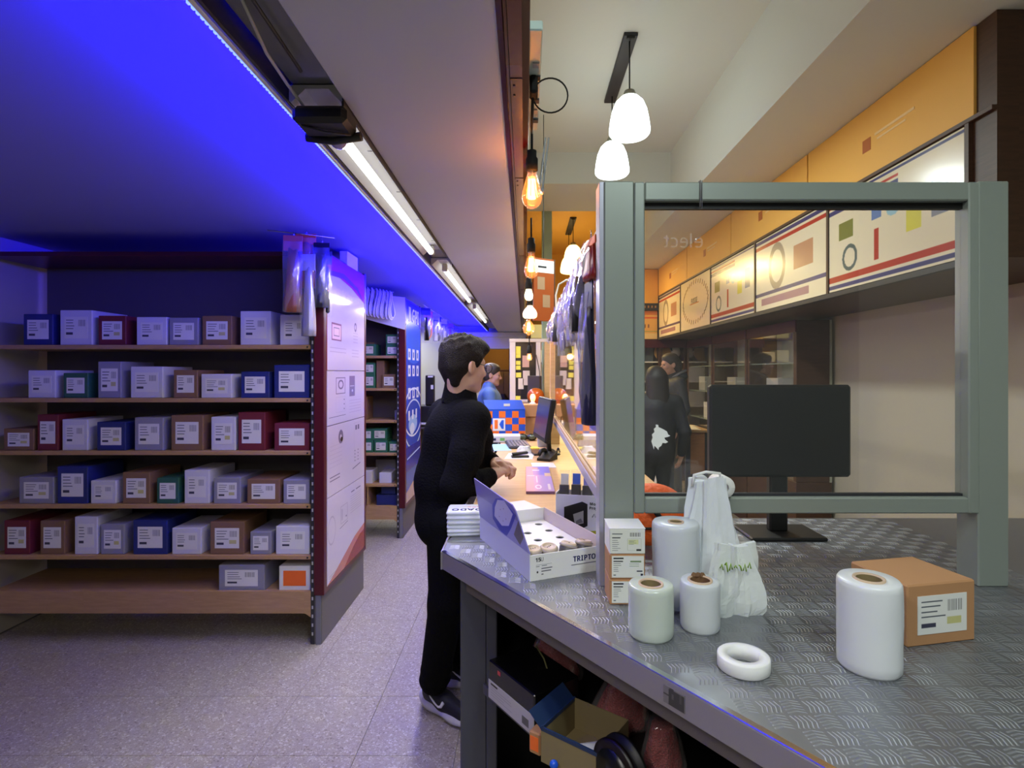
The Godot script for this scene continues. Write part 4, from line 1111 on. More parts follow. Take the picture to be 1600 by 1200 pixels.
func on_counter():
	# three small cartons beside the post
	var boxes := [["brown carton with white label, lowest of three beside the screen post", 0.0, "kraft"], ["brown carton with white label, middle of three beside the screen post", 0.058, "kraft"], ["white carton with printed front, topmost of three beside the screen post", 0.116, "white"]]
	var fr := Print.new(256, 192, Color(0.84, 0.85, 0.82))
	var gg := Color(0.42, 0.45, 0.45)
	fr.text_lines(0.06, 0.16, 0.3, 1, 0.1, gg, 0.05); fr.text_lines(0.06, 0.32, 0.24, 1, 0.1, Color(0.25, 0.27, 0.28), 0.05); fr.text_lines(0.06, 0.44, 0.26, 6, 0.085, gg, 0.025, rng)
	for k in 12: fr.r(0.58 + k * 0.026, 0.13, 0.008 if k % 3 else 0.016, 0.17, Color(0.12, 0.13, 0.14))
	fr.frame(0.5, 0.38, 0.4, 0.5, Color(0.62, 0.66, 0.55), 0.012); fr.r(0.52, 0.42, 0.3, 0.2, Color(0.80, 0.82, 0.62)); fr.text_lines(0.55, 0.46, 0.24, 4, 0.05, gg, 0.02, rng); fr.r(0.76, 0.82, 0.14, 0.08, Color(0.12, 0.13, 0.14))
	var fl := Print.new(224, 160, Color(0.86, 0.87, 0.84))
	fl.r(0.05, 0.08, 0.32, 0.07, Color(0.12, 0.13, 0.14)); fl.r(0.05, 0.22, 0.3, 0.06, Color(0.25, 0.26, 0.27)); fl.text_lines(0.05, 0.34, 0.26, 5, 0.09, gg, 0.03, rng); fl.r(0.58, 0.22, 0.34, 0.08, Color(0.42, 0.52, 0.36)); fl.text_lines(0.55, 0.36, 0.3, 2, 0.1, Color(0.5, 0.6, 0.45), 0.03); fl.r(0.78, 0.68, 0.18, 0.06, Color(0.1, 0.12, 0.2)); fl.r(0.05, 0.86, 0.08, 0.06, gg); fl.r(0.9, 0.82, 0.08, 0.12, Color(0.1, 0.12, 0.2))
	var fm := fr.mat(0.55)
	var lm := fl.mat(0.55)
	for b in boxes:
		var t := thing("contactor_carton", b[0], "box", V(0.234, TOP + b[1], 1.28), 0.0, "cartons stacked beside the screen post")
		if b[2] == "white":
			part(t, "body", bx(Vector3(0.081, 0.057, 0.078), 0.0015), M.white, Vector3(0, 0.0285, 0))
			part(t, "front", card(0.079, 0.054), fm, Vector3(0, 0.0285, 0.0395))
			part(t, "lid", bx(Vector3(0.083, 0.0012, 0.08), 0.0004), M.white_gloss, Vector3(0, 0.0585, 0.0), Vector3(0.02, 0, 0))
		else:
			part(t, "body", bx(Vector3(0.081, 0.0575, 0.078), 0.002), M.cardboard, Vector3(0, 0.02875, 0))
			part(t, "label", card(0.073, 0.049), lm, Vector3(0.001, 0.029, 0.0395))
	# rolls
	plastic_roll("stretch film roll with open cardboard core, front of the counter", 0.255, 1.10, 0.045, 0.104, 0.025, film(Color(0.78, 0.82, 0.78), 0.86, 0.24))
	plastic_roll("tall roll of white plastic bags standing behind the other rolls", 0.347, 1.25, 0.053, 0.188, 0.018, mat(Color(0.77, 0.79, 0.81), 0.3), 0.05)
	plastic_roll("white plastic roll with torn core at the right edge of the counter", 0.364, 1.13, 0.0405, 0.10, 0.025, mat(Color(0.77, 0.79, 0.80), 0.28), 0.03, true)
	solo("bag_wrap", "crumpled clear wrapping slipping round the tall bag roll", "wrapping", bag_shape(0.058, 0.058, 0.085, 0.1, 5), film(Color(0.92, 0.93, 0.95), 0.35, 0.2), V(0.347, TOP + 0.0, 1.25))
	# white carrier bags standing behind the rolls
	var bg1 := thing("carrier_bag", "white carrier bag standing upright against the glass", "plastic bag", V(0.430, TOP, 1.285))
	part(bg1, "bag", bag_shape(0.074, 0.034, 0.28, 0.42, 11, true), film(Color(0.93, 0.95, 0.97), 0.7, 0.24))
	part(bg1, "handle", Mk.new(true).tube([Vector3(-0.034, 0.262, 0), Vector3(-0.031, 0.288, 0.002), Vector3(-0.004, 0.296, 0.006), Vector3(0.03, 0.292, 0.002), Vector3(0.034, 0.262, 0)], 0.0035, 8).mesh(), M.white)
	var bg2 := thing("carrier_bag", "crumpled white bag with faded green print behind the rolls", "plastic bag", V(0.462, TOP, 1.205))
	part(bg2, "bag", bag_shape(0.060, 0.035, 0.150, 0.5, 23, true), film(Color(0.93, 0.95, 0.94), 0.66, 0.22))
	for k in 7: part(bg2, "print_mark", Mk.new(true).tube([Vector3(-0.04 + k * 0.010, 0.108 + 0.007 * sin(k * 2.1), 0.030), Vector3(-0.037 + k * 0.010, 0.116 + 0.004 * sin(k * 1.3), 0.031), Vector3(-0.034 + k * 0.010, 0.104 - 0.004 * sin(k * 1.7), 0.031)], 0.0016, 5).mesh(), M.green_ink)
	solo("paper_roll", "small white paper roll lying on the bottom rail of the glass", "roll", Mk.new(true).lathe([Vector2(0.011, 0), Vector2(0.026, 0.0), Vector2(0.027, 0.002), Vector2(0.027, 0.048), Vector2(0.011, 0.05), Vector2(0.011, 0.002)], 28, Vector3.ZERO, Basis(Vector3.RIGHT, -PI / 2)).mesh(), M.white, V(0.486, 1.2595, 1.325))
	solo("tape_roll", "white tape roll at the right end of the counter", "tape", Mk.new(true).lathe([Vector2(0.028, 0), Vector2(0.043, 0.0), Vector2(0.045, 0.002), Vector2(0.045, 0.022), Vector2(0.043, 0.024), Vector2(0.028, 0.024), Vector2(0.028, 0.0)], 32).mesh(), M.white, V(0.392, TOP + 0.001, 0.975))
	plastic_roll("wide roll of white bags standing in front of the brown carton", 0.62, 0.98, 0.052, 0.16, 0.026, mat(Color(0.84, 0.85, 0.86), 0.3), 0.04)
	carton("plain brown carton standing right of the rolls on the counter", "cartons on the counter", V(0.80, TOP, 1.13), Vector3(0.16, 0.12, 0.14), M.cardboard, label_print(2), 0.2)
	# open carton of pop-up sockets
	var fd := Vector2(0.187, 0.080).normalized()
	var yaw := atan2(fd.y, fd.x)
	var W := 0.225
	var D := 0.395
	var H := 0.066
	var t := thing("socket_box", "open white carton with blue lettering holding round pop-up sockets", "box", V(0.013, TOP, 1.378), yaw)
	# local x runs along the front, local -z to the back
	part(t, "front_wall", bx(Vector3(W, H, 0.003), 0.0008), M.white, Vector3(W / 2, H / 2, 0))
	part(t, "side_wall", bx(Vector3(0.003, H * 1.06, D), 0.0008), mat(Color(0.74, 0.74, 0.84), 0.5), Vector3(0.0, H * 0.53, -D / 2))
	part(t, "side_wall", bx(Vector3(0.003, H * 1.18, D), 0.0008), mat(Color(0.76, 0.70, 0.70), 0.5), Vector3(W, H * 0.59, -D / 2))
	part(t, "back_wall", bx(Vector3(W, H * 1.15, 0.003), 0.0008), M.white, Vector3(W / 2, H * 0.575, -D))
	part(t, "floor_board", bx(Vector3(W - 0.004, 0.003, D - 0.004)), M.white, Vector3(W / 2, 0.0015, -D / 2))
	var tray := CSGBox3D.new()
	tray.name = "insert_tray"
	tray.size = Vector3(W - 0.006, 0.004, D - 0.006)
	tray.material = M.white
	t.add_child(tray)
	tray.position = Vector3(W / 2, 0.034, -D / 2)
	var spots := []
	for r in 5:
		for c in 3: spots.append(Vector3((c - 1) * 0.072, 0, D / 2 - 0.045 - r * 0.076))
	for sp in spots:
		var hole := CSGCylinder3D.new()
		hole.name = "hole"
		hole.radius = 0.0125
		hole.height = 0.02
		hole.sides = 16
		hole.operation = CSGShape3D.OPERATION_SUBTRACTION
		tray.add_child(hole, true)
		hole.position = sp
	part(t, "hole_shade", bx(Vector3(W - 0.01, 0.001, D - 0.01)), M.black, Vector3(W / 2, 0.029, -D / 2))  # black sheet standing for the shade inside the tray holes
	lettering(t, "TRIPTO", 0.0150, M.navy_ink, Vector3(0.157, 0.041, 0.0018))
	lettering(t, "15", 0.0105, M.ink, Vector3(0.022, 0.053, 0.0018))
	lettering(t, "U", 0.0105, M.mid_grey, Vector3(0.0335, 0.053, 0.0018), Basis.IDENTITY, false)
	var lines := Print.new(200, 100, Color(0.88, 0.88, 0.87))
	lines.r(0.0, 0.02, 0.9, 0.03, gg); lines.r(0.0, 0.14, 0.2, 0.06, gg); lines.r(0.32, 0.12, 0.3, 0.06, gg); lines.r(0.3, 0.34, 0.62, 0.09, Color(0.4, 0.4, 0.42)); lines.r(0.3, 0.58, 0.55, 0.09, Color(0.35, 0.35, 0.37)); lines.disc(0.08, 0.64, 0.045, Color(0.08, 0.08, 0.1), 0.0, 1.0); lines.r(0.3, 0.82, 0.12, 0.1, Color(0.4, 0.4, 0.42))
	part(t, "print", card(0.05, 0.03, 0.0006), lines.mat(0.5), Vector3(0.041, 0.026, 0.0018))
	part(t, "print_line", bx(Vector3(0.085, 0.002, 0.0006)), M.mid_grey, Vector3(0.160, 0.026, 0.0018))
	# lid standing up along the left side, its near end cut back
	var lp := Print.new(256, 128, Color(0.56, 0.54, 0.80))
	lp.r(0, 0, 1, 0.42, Color(0.45, 0.43, 0.74))
	lp.poly([Vector2(0.38, 0.42), Vector2(0.48, 0.2), Vector2(0.63, 0.10), Vector2(0.86, 0.30), Vector2(0.72, 0.7), Vector2(0.6, 0.98), Vector2(0.45, 0.96), Vector2(0.34, 0.78)], Color(0.09, 0.08, 0.72))
	lp.poly([Vector2(0.43, 0.44), Vector2(0.52, 0.2), Vector2(0.66, 0.12), Vector2(0.80, 0.32), Vector2(0.68, 0.68), Vector2(0.53, 0.80), Vector2(0.39, 0.68)], Color(0.78, 0.76, 0.92))
	lp.poly([Vector2(0.90, 0.35), Vector2(0.98, 0.6), Vector2(0.85, 0.95), Vector2(0.76, 0.8)], Color(0.33, 0.27, 0.28))
	for q in [[0.55, 0.4], [0.62, 0.33], [0.5, 0.6], [0.57, 0.65], [0.64, 0.55]]: lp.disc(q[0], q[1], 0.008, Color(0.55, 0.45, 0.65))
	var lid := part(t, "lid", Mk.new().prism([Vector2(0, 0), Vector2(D, 0), Vector2(D - 0.055, 0.10), Vector2(D - 0.075, 0.112), Vector2(0, 0.125)], -0.0015, 0.0015, Vector3.ZERO, Basis.IDENTITY, Rect2(0, 0, D, 0.125)).mesh(), lp.mat(0.35))
	lid.basis = Basis(Vector3(0, 0, 1), Vector3(-0.16, 0.987, 0), Vector3(-0.987, -0.16, 0))
	lid.position = Vector3(0, H * 1.06, -D)
	# sockets in the front of the tray
	var names := ["leftmost, half behind the lid", "second from the lid, leaning on its neighbour", "third from the lid, tipped over", "by the right wall of the carton"]
	var sx := [0.028, 0.074, 0.128, 0.178]
	for k in 4:
		var lean: float = [0.05, 0.12, -0.22, -0.15][k]
		var s := thing("popup_socket", "round beige pop-up socket in the white carton, %s" % names[k], "socket", Vector3.ZERO, 0.0, "pop-up sockets in the carton")
		s.transform = t.transform * Transform3D(Basis.from_euler(Vector3(0.14, 0.4 * k, lean)), Vector3(sx[k], 0.036, -0.045))
		part(s, "barrel", Mk.new(true).lathe([Vector2(0, 0), Vector2(0.0225, 0.0), Vector2(0.0235, 0.002), Vector2(0.0235, 0.022), Vector2(0.022, 0.024)], 24).mesh(), mat(Color(0.32, 0.31, 0.32), 0.4))
		part(s, "collar", Mk.new(true).lathe([Vector2(0.022, 0.023), Vector2(0.025, 0.025), Vector2(0.025, 0.029), Vector2(0.0215, 0.031)], 24).mesh(), mat(Color(0.62, 0.58, 0.54), 0.4))
		part(s, "face", Mk.new(true).lathe([Vector2(0.0215, 0.0305), Vector2(0.0205, 0.0345), Vector2(0.017, 0.0355), Vector2(0.0165, 0.0335), Vector2(0, 0.0335)], 24).mesh(), mat(Color(0.80, 0.72, 0.64), 0.45))
		for q in 3: part(s, "pin_hole", Mk.new(true).lathe([Vector2(0, 0.0338), Vector2(0.0018, 0.0338), Vector2(0.0018, 0.0342), Vector2(0, 0.0342)], 8).mesh(), M.black, Vector3((q - 1) * 0.006, 0, 0))
	# folded plastic bags
	var fold := 0.0
	for k in 2:
		var s := thing("folded_bags", ["folded pack of white plastic bags, lower of the stack behind the lid", "folded pack of white bags with upside-down blue lettering on top"][k], "plastic bags", V(-0.155, TOP + fold, 1.81), 0.10 - 0.05 * k, "folded packs of white bags")
		var mk := Mk.new(true)
		var n := 3
		for q in n:
			var h := 0.0145 if k == 0 else 0.018
			mk.box(Vector3(-0.004 * q, h * (q + 0.5) * (3.0 / n) * 0.8, 0.003 * sin(q * 2.0 + k)), Vector3(0.20 - 0.006 * q, h * 0.86, 0.10), h * 0.34)
		part(s, "film", mk.mesh(), film(Color(0.88, 0.90, 0.93), 0.92, 0.24))
		if k == 1:
			var flat_up := Basis(Vector3(-1, 0, 0), Vector3(0, 0, 1), Vector3(0, 1, 0))
			lettering(s, "CUIDADO", 0.027, M.navy_ink, Vector3(-0.005, 0.0442, 0.024), flat_up)
			for q in 6: part(s, "print_mark", bx(Vector3(0.012, 0.0006, 0.004)), M.red_ink, Vector3(-0.03 + q * 0.016, 0.0438, -0.012 + 0.004 * (q % 2)))
		fold += 0.0365
	# crumpled wrapping and papers between lid and wood
	solo("crumpled_wrap", "crumpled clear plastic on the counter behind the carton's lid", "wrapping", bag_shape(0.05, 0.07, 0.02, 0.3, 41), film(Color(0.95, 0.92, 0.92), 0.6, 0.2), V(-0.005, TOP, 1.86))
	solo("paper_sheet", "white sheet of paper lying on the wooden top behind the carton", "paper", bx(Vector3(0.16, 0.0012, 0.22)), M.paper, V(-0.02, TOP + 0.0048, 2.10), Vector3(0, 0.5, 0))
	# display carton with black cards in clear sleeves
	var q := thing("display_carton", "white display carton filled with dark cards in clear sleeves", "box", V(0.188, TOP, 1.80), -0.22)
	var dp := Print.new(256, 192, Color(0.80, 0.80, 0.86))
	dp.poly([Vector2(0.17, 0.30), Vector2(0.55, 0.15), Vector2(0.66, 0.2), Vector2(0.66, 0.72), Vector2(0.5, 0.82), Vector2(0.17, 0.60)], Color(0.05, 0.05, 0.07))
	dp.poly([Vector2(0.36, 0.46), Vector2(0.58, 0.36), Vector2(0.58, 0.66), Vector2(0.40, 0.72)], Color(0.62, 0.62, 0.64))
	dp.poly([Vector2(0.42, 0.62), Vector2(0.52, 0.55), Vector2(0.57, 0.64), Vector2(0.42, 0.70)], Color(0.4, 0.4, 0.42))
	dp.poly([Vector2(0.5, 0.9), Vector2(0.7, 0.84), Vector2(1, 0.80), Vector2(1, 1), Vector2(0.5, 1)], Color(0.62, 0.62, 0.10))
	part(q, "front_wall", card(0.155, 0.135, 0.003), dp.mat(0.45), Vector3(0, 0.0675, 0.05))
	lettering(q, "Mon", 0.0095, M.ink, Vector3(0.045, 0.109, 0.0520))
	lettering(q, "Project", 0.0095, M.ink, Vector3(0.052, 0.096, 0.0520))
	part(q, "script_mark", Mk.new(true).tube([Vector3(0.04, 0.066, 0.052), Vector3(0.046, 0.078, 0.052), Vector3(0.05, 0.067, 0.052), Vector3(0.056, 0.076, 0.052), Vector3(0.062, 0.067, 0.052), Vector3(0.07, 0.078, 0.052)], 0.0009, 5).mesh(), M.ink)
	for s in [-1, 1]: part(q, "side_wall", Mk.new().prism([Vector2(-0.05, 0), Vector2(0.05, 0), Vector2(0.05, 0.14), Vector2(-0.05, 0.135)], -0.0015, 0.0015, Vector3.ZERO, Basis(Vector3.UP, -PI / 2)).mesh(), M.white, Vector3(s * 0.077, 0, 0))
	part(q, "back_wall", bx(Vector3(0.155, 0.13, 0.003)), M.white, Vector3(0, 0.065, -0.05))
	for k in 4:
		var c := thing("sleeved_card", "dark card in a clear sleeve in the display carton, %s from the left" % ["first", "second", "third", "fourth"][k], "card", q.position + Basis(Vector3.UP, -0.22) * Vector3(-0.057 + k * 0.038, 0.004, 0.01 - 0.012 * (k % 2)), -0.22, "sleeved cards in the display carton")
		part(c, "card", bx(Vector3(0.03, 0.150, 0.02), 0.001), mat(Color(0.13, 0.11, 0.09), 0.5), Vector3(0, 0.078, 0), Vector3(-0.12, 0, 0))
		part(c, "band", bx(Vector3(0.031, 0.02, 0.021), 0.001), mat(Color(0.58, 0.55, 0.45), 0.5), Vector3(0, 0.142, -0.0155), Vector3(-0.12, 0, 0))
		part(c, "sleeve", bx(Vector3(0.033, 0.2, 0.024), 0.002), M.clear_film, Vector3(0, 0.1, -0.004), Vector3(-0.12, 0, 0))
		part(c, "inset", bx(Vector3(0.026, 0.045, 0.002)), [M.white, M.blue_print, mat(Color(0.55, 0.55, 0.85), 0.4), M.white][k], Vector3(0, 0.165, -0.016), Vector3(-0.12, 0, 0))
	# orange backpack standing on the customers' side of the screen
	var bp := thing("backpack", "orange backpack with black strap behind the glass screen", "backpack", V(0.40, TOP, 1.72))
	part(bp, "sack", body([[[blob(Vector3(0, 0.08, 0), Vector3(0.12, 0.10, 0.07)), blob(Vector3(-0.02, 0.06, 0.03), Vector3(0.10, 0.07, 0.05)), bone(Vector3(-0.07, 0.03, 0), Vector3(0.08, 0.03, 0), 0.035, 0.035)], 0.012]], [Color(0.85, 0.2, 0.04)]), with_bump(mat(Color(0.93, 0.38, 0.10), 0.6), 0.03, 6.0, 0.3))
	part(bp, "strap", Mk.new(true).tube([Vector3(-0.05, 0.17, 0.05), Vector3(-0.02, 0.13, 0.093), Vector3(0.015, 0.08, 0.098), Vector3(0.035, 0.03, 0.09), Vector3(0.04, 0.008, 0.085)], 0.008, 8).mesh(), M.rubber)
	part(bp, "pocket_trim", Mk.new(true).tube([Vector3(-0.10, 0.05, 0.045), Vector3(-0.05, 0.06, 0.082), Vector3(0.0, 0.062, 0.09), Vector3(0.06, 0.055, 0.075)], 0.004, 6).mesh(), M.rubber)

# a crumpled upright bag: closed shell with folds; half widths, height, fold strength, seed
func bag_shape(hw: float, hd: float, h: float, fold: float, sd: int, crisp := false) -> ArrayMesh:
	var mk := Mk.new(not crisp)
	var segs := 28 if not crisp else 40
	var rings := 10 if not crisp else 16
	var rows := []
	for i in rings + 1:
		var f := float(i) / rings
		var squeeze := 1.0 - 0.5 * clampf((f - 0.15) / 0.8, 0.0, 1.0) if h > 0.1 else 1.0 - 0.5 * f
		var ring := []
		for s in segs:
			var a := TAU * s / segs
			var n := noise.get_noise_3d(cos(a) * 55.0 + sd * 37.0, f * 45.0, sin(a) * 55.0)
			var rr := squeeze * (1.0 + fold * n * 2.0 + fold * 0.3 * sin(a * 7.0 + f * 3.0 + sd) + fold * 0.35 * f * sin(a * 11.0 + sd * 2.0))
			if i == 0: rr *= 0.96
			ring.append(Vector3(cos(a) * hw * rr, h * f + (h * 0.08 * n if i == rings else 0.0), -sin(a) * hd * rr))
		rows.append(ring)
	for i in rings:
		for s in segs:
			var s2 := (s + 1) % segs
			mk.quad(rows[i][s], rows[i][s2], rows[i + 1][s2], rows[i + 1][s])
	var cap := Vector3(0, h * 0.97, 0)
	for s in segs:
		mk.tri(rows[-1][s], rows[-1][(s + 1) % segs], cap)
		mk.tri(Vector3.ZERO, rows[0][(s + 1) % segs], rows[0][s])
	return mk.mesh()

# ---------------------------------------------------------------- staff desk further along
func on_desk():
	var Y := TOP + 0.004
	# blue and orange chequered carton with a K emblem
	var t := thing("chequered_carton", "blue and orange chequered carton with a white K emblem", "box", V(-0.155, Y, 4.4), 0.03)
	var W := 0.31
	var H := 0.235
	part(t, "body", bx(Vector3(W, H, 0.22), 0.003), M.blue_print, Vector3(0, H / 2, 0))
	for r in 4:
		for c in 6:
			if (r + c) % 2 == 0 and not (r in [1, 2] and c in [1, 2]):
				part(t, "orange_square", bx(Vector3(W / 6, 0.052, 0.0012)), M.orange_print, Vector3((c - 2.5) * W / 6, 0.045 + (3 - r) * 0.052 - 0.006, 0.1105))
	var k := part(t, "emblem", bx(Vector3(0.098, 0.098, 0.0016)), M.white, Vector3(-0.052, 0.115, 0.1112))
	part(k, "emblem_field", bx(Vector3(0.082, 0.082, 0.001)), M.white, Vector3(0, 0, 0.001))
	part(k, "letter_stroke", bx(Vector3(0.026, 0.07, 0.001)), M.orange_print, Vector3(-0.022, 0.002, 0.0018))
	part(k, "letter_stroke", Mk.new().prism([Vector2(0.002, 0.002), Vector2(0.022, 0.036), Vector2(0.038, 0.036), Vector2(0.038, -0.033), Vector2(0.022, -0.033)], 0, 0.001).mesh(), M.blue_print, Vector3(0, 0, 0.0015))
	part(t, "lid", Mk.new().prism([Vector2(-W / 2, 0), Vector2(W / 2, 0), Vector2(W / 2 - 0.03, 0.075), Vector2(-W / 2 - 0.02, 0.075)], -0.002, 0.002).mesh(), M.blue_print, Vector3(0, H, 0.11), Vector3(-0.25, 0, 0))
	part(t, "handle_print", bx(Vector3(0.05, 0.02, 0.001)), M.light_grey, Vector3(0.01, H + 0.035, 0.106), Vector3(-0.25, 0, 0))
	part(t, "base_print", bx(Vector3(0.14, 0.008, 0.001)), M.light_grey, Vector3(-0.02, 0.014, 0.1108))
	# white carton lying before it, papers, keyboard
	var wc := thing("flat_carton", "flat white carton with green flash in front of the chequered one", "box", V(-0.17, Y, 4.16), 0.02)
	part(wc, "body", bx(Vector3(0.27, 0.05, 0.16), 0.003), M.white, Vector3(0, 0.025, 0))
	part(wc, "print", bx(Vector3(0.055, 0.018, 0.001)), M.navy_ink, Vector3(-0.075, 0.024, 0.0805))
	part(wc, "flash", bx(Vector3(0.035, 0.022, 0.001)), mat(Color(0.45, 0.75, 0.40), 0.5), Vector3(0.0, 0.024, 0.0805))
	solo("paper_sheet", "pale blue sheet of paper beside the keyboard", "paper", bx(Vector3(0.12, 0.001, 0.34)), mat(Color(0.62, 0.80, 0.92), 0.7), V(-0.165, Y + 0.0008, 3.82), Vector3(0, 0.1, 0))
	solo("paper_sheet", "white sheet under the black stapler", "paper", bx(Vector3(0.17, 0.001, 0.24)), M.paper, V(-0.03, Y + 0.0008, 3.42), Vector3(0, -0.08, 0))
	solo("paper_sheet", "white sheet edge lying in front of the black telephone", "paper", bx(Vector3(0.13, 0.002, 0.16)), M.paper, V(0.105, Y + 0.001, 3.08), Vector3(0, 0.05, 0))
	var kb := thing("keyboard", "grey computer keyboard in front of the monitor", "keyboard", V(-0.05, Y, 3.92), 0.12)
	part(kb, "base", bx(Vector3(0.16, 0.014, 0.36), 0.004), M.dark_grey, Vector3(0, 0.008, 0))
	for r in 6:
		for c in 12: part(kb, "key", bx(Vector3(0.019, 0.006, 0.022), 0.001), M.mid_grey, Vector3(-0.06 + r * 0.024, 0.0175, -0.155 + c * 0.028))
	var sp := thing("stapler", "black stapler lying on the white sheet", "stapler", V(-0.03, Y + 0.0015, 3.36), 0.2)
	part(sp, "base", bx(Vector3(0.11, 0.014, 0.04), 0.004), M.black_gloss, Vector3(0, 0.007, 0))
	part(sp, "arm", bx(Vector3(0.10, 0.016, 0.034), 0.005), M.black, Vector3(0, 0.026, 0), Vector3(0, 0, 0.08))
	solo("tissue", "crumpled white tissue behind the stapler", "paper", bag_shape(0.05, 0.04, 0.045, 0.35, 61), M.white, V(0.0, Y, 3.55))
	solo("note_pad", "yellow note pad beside the monitor foot", "note pad", bx(Vector3(0.085, 0.014, 0.085), 0.001), M.yellow, V(0.05, Y + 0.007, 3.72), Vector3(0, 0.25, 0))
	# monitor seen from its edge
	var mo := thing("monitor", "black computer monitor seen edge-on on the staff desk", "monitor", V(0.125, Y, 3.55), 0.0)
	mo.rotation.y = -1.42
	part(mo, "base", bx(Vector3(0.22, 0.012, 0.17), 0.005), M.black, Vector3(0, 0.006, 0))
	part(mo, "neck", bx(Vector3(0.05, 0.12, 0.025), 0.005), M.black, Vector3(0, 0.07, -0.03), Vector3(0.1, 0, 0))
	var scr := part(mo, "housing", bx(Vector3(0.44, 0.275, 0.032), 0.006), M.black, Vector3(0, 0.225, 0.0), Vector3(-0.16, 0, 0))
	part(scr, "screen", bx(Vector3(0.41, 0.235, 0.002)), mat(Color(0.20, 0.17, 0.17), 0.25), Vector3(0, 0.008, 0.0165))
	# telephone
	var ph := thing("telephone", "black desk telephone with coiled cord near the glass", "telephone", V(0.135, Y, 3.27), -0.5)
	ph.scale = Vector3(0.6, 0.75, 0.6)
	part(ph, "base", Mk.new().prism([Vector2(-0.09, 0), Vector2(0.09, 0), Vector2(0.09, 0.06), Vector2(-0.09, 0.02)], -0.07, 0.07, Vector3.ZERO, Basis(Vector3.UP, PI / 2)).mesh(), M.black)
	part(ph, "handset", Mk.new(true).tube([Vector3(-0.05, 0.05, -0.08), Vector3(-0.05, 0.075, -0.04), Vector3(-0.05, 0.075, 0.04), Vector3(-0.05, 0.05, 0.08)], 0.018, 10).mesh(), M.black)
	var coil := []
	for k2 in 60: coil.append(Vector3(0.06 + 0.008 * cos(k2 * 1.05), 0.03 + 0.008 * sin(k2 * 1.05) + 0.05 * sin(k2 * 0.05), -0.08 - k2 * 0.0016))
	part(ph, "cord", Mk.new(true).tube(coil, 0.003, 5).mesh(), M.black)
	# cartons with a small lit bulb on top
	carton("plain brown carton under another one behind the monitor", "cartons under the lit bulb", V(0.07, Y, 4.62), Vector3(0.13, 0.155, 0.16), M.cardboard, null)
	carton("plain brown carton on top, carrying the small lit bulb", "cartons under the lit bulb", V(0.062, Y + 0.156, 4.62), Vector3(0.155, 0.10, 0.18), M.cardboard, null, 0.1)
	var lb := thing("standing_bulb", "small lit amber bulb standing on the brown cartons", "light bulb", V(0.068, Y + 0.2565, 4.62))
	part(lb, "socket", Mk.new(true).lathe([Vector2(0, 0), Vector2(0.03, 0), Vector2(0.03, 0.008), Vector2(0.016, 0.014), Vector2(0.014, 0.024), Vector2(0, 0.024)], 18).mesh(), M.white)
	part(lb, "glass", Mk.new(true).lathe([Vector2(0.013, 0.022), Vector2(0.022, 0.045), Vector2(0.024, 0.06), Vector2(0.018, 0.078), Vector2(0.008, 0.087), Vector2(0, 0.089)], 20).mesh(), glow(Color(1.0, 0.62, 0.2), 4.0))
	omni(lb, Vector3(0, 0.055, 0), Color(1.0, 0.6, 0.22), 0.07, 0.02)
	var ov := thing("glass_lamp", "amber glass globe behind the small lit bulb", "lamp", V(0.10, Y, 5.0))
	part(ov, "globe", Mk.new(true).ell(Vector3(0, 0.31, 0), Vector3(0.08, 0.075, 0.08), 20, 12).mesh(), mat(Color(0.62, 0.30, 0.08), 0.25))
	part(ov, "foot", Mk.new(true).lathe([Vector2(0, 0), Vector2(0.06, 0), Vector2(0.06, 0.012), Vector2(0.012, 0.03), Vector2(0.012, 0.24), Vector2(0.03, 0.245), Vector2(0, 0.245)], 20).mesh(), M.brown_wood)
	# grey case, cable, goggles in a bag
	carton("grey plastic case behind the monitor against the screen", "cases on the staff desk", V(0.135, Y, 3.95), Vector3(0.085, 0.17, 0.22), M.light_grey, null)
	solo("monitor_cable", "black cable curving down behind the monitor", "cable", Mk.new(true).tube([V(0.14, Y + 0.26, 3.62), V(0.165, Y + 0.22, 3.66), V(0.172, Y + 0.12, 3.66), V(0.168, Y + 0.05, 3.6), V(0.14, Y + 0.006, 3.56)], 0.005, 8).mesh(), M.rubber)
	var gb := thing("goggles", "dark goggles lying beside the flat white carton", "goggles", V(0.02, Y, 4.2))
	part(gb, "frame", body([[[blob(Vector3(-0.035, 0.028, 0), Vector3(0.04, 0.028, 0.035)), blob(Vector3(0.035, 0.028, 0), Vector3(0.04, 0.028, 0.035))], 0.008]], [Color(0.02, 0.02, 0.02)]), M.black_gloss)
	for s in [-1, 1]: part(gb, "lens", Mk.new(true).ell(Vector3(s * 0.035, 0.03, 0.028), Vector3(0.026, 0.018, 0.01), 14, 8).mesh(), mat(Color(0.30, 0.35, 0.30), 0.15))
	# purple leaflet box leaning on the wood
	var lf := Print.new(96, 128, Color(0.66, 0.55, 0.78))
	lf.r(0, 0, 0.3, 1, Color(0.76, 0.58, 0.72)); lf.r(0.3, 0.0, 0.7, 0.4, Color(0.50, 0.44, 0.80)); lf.r(0.25, 0.06, 0.25, 0.08, Color(0.80, 0.62, 0.55)); lf.r(0.28, 0.17, 0.3, 0.04, Color(0.9, 0.87, 0.95)); lf.r(0.75, 0.32, 0.25, 0.14, Color(0.85, 0.72, 0.55)); lf.r(0.4, 0.45, 0.05, 0.25, Color(0.85, 0.82, 0.92)); lf.disc(0.44, 0.85, 0.12, Color(0.88, 0.84, 0.9), 0.07, 0.8); lf.r(0.05, 0.42, 0.3, 0.03, Color(0.9, 0.85, 0.9)); lf.r(0.8, 0.75, 0.1, 0.2, Color(0.85, 0.80, 0.82))
	var le := thing("leaflet_box", "flat purple leaflet box with pale print lying on the wood", "box", V(0.068, Y, 2.66))
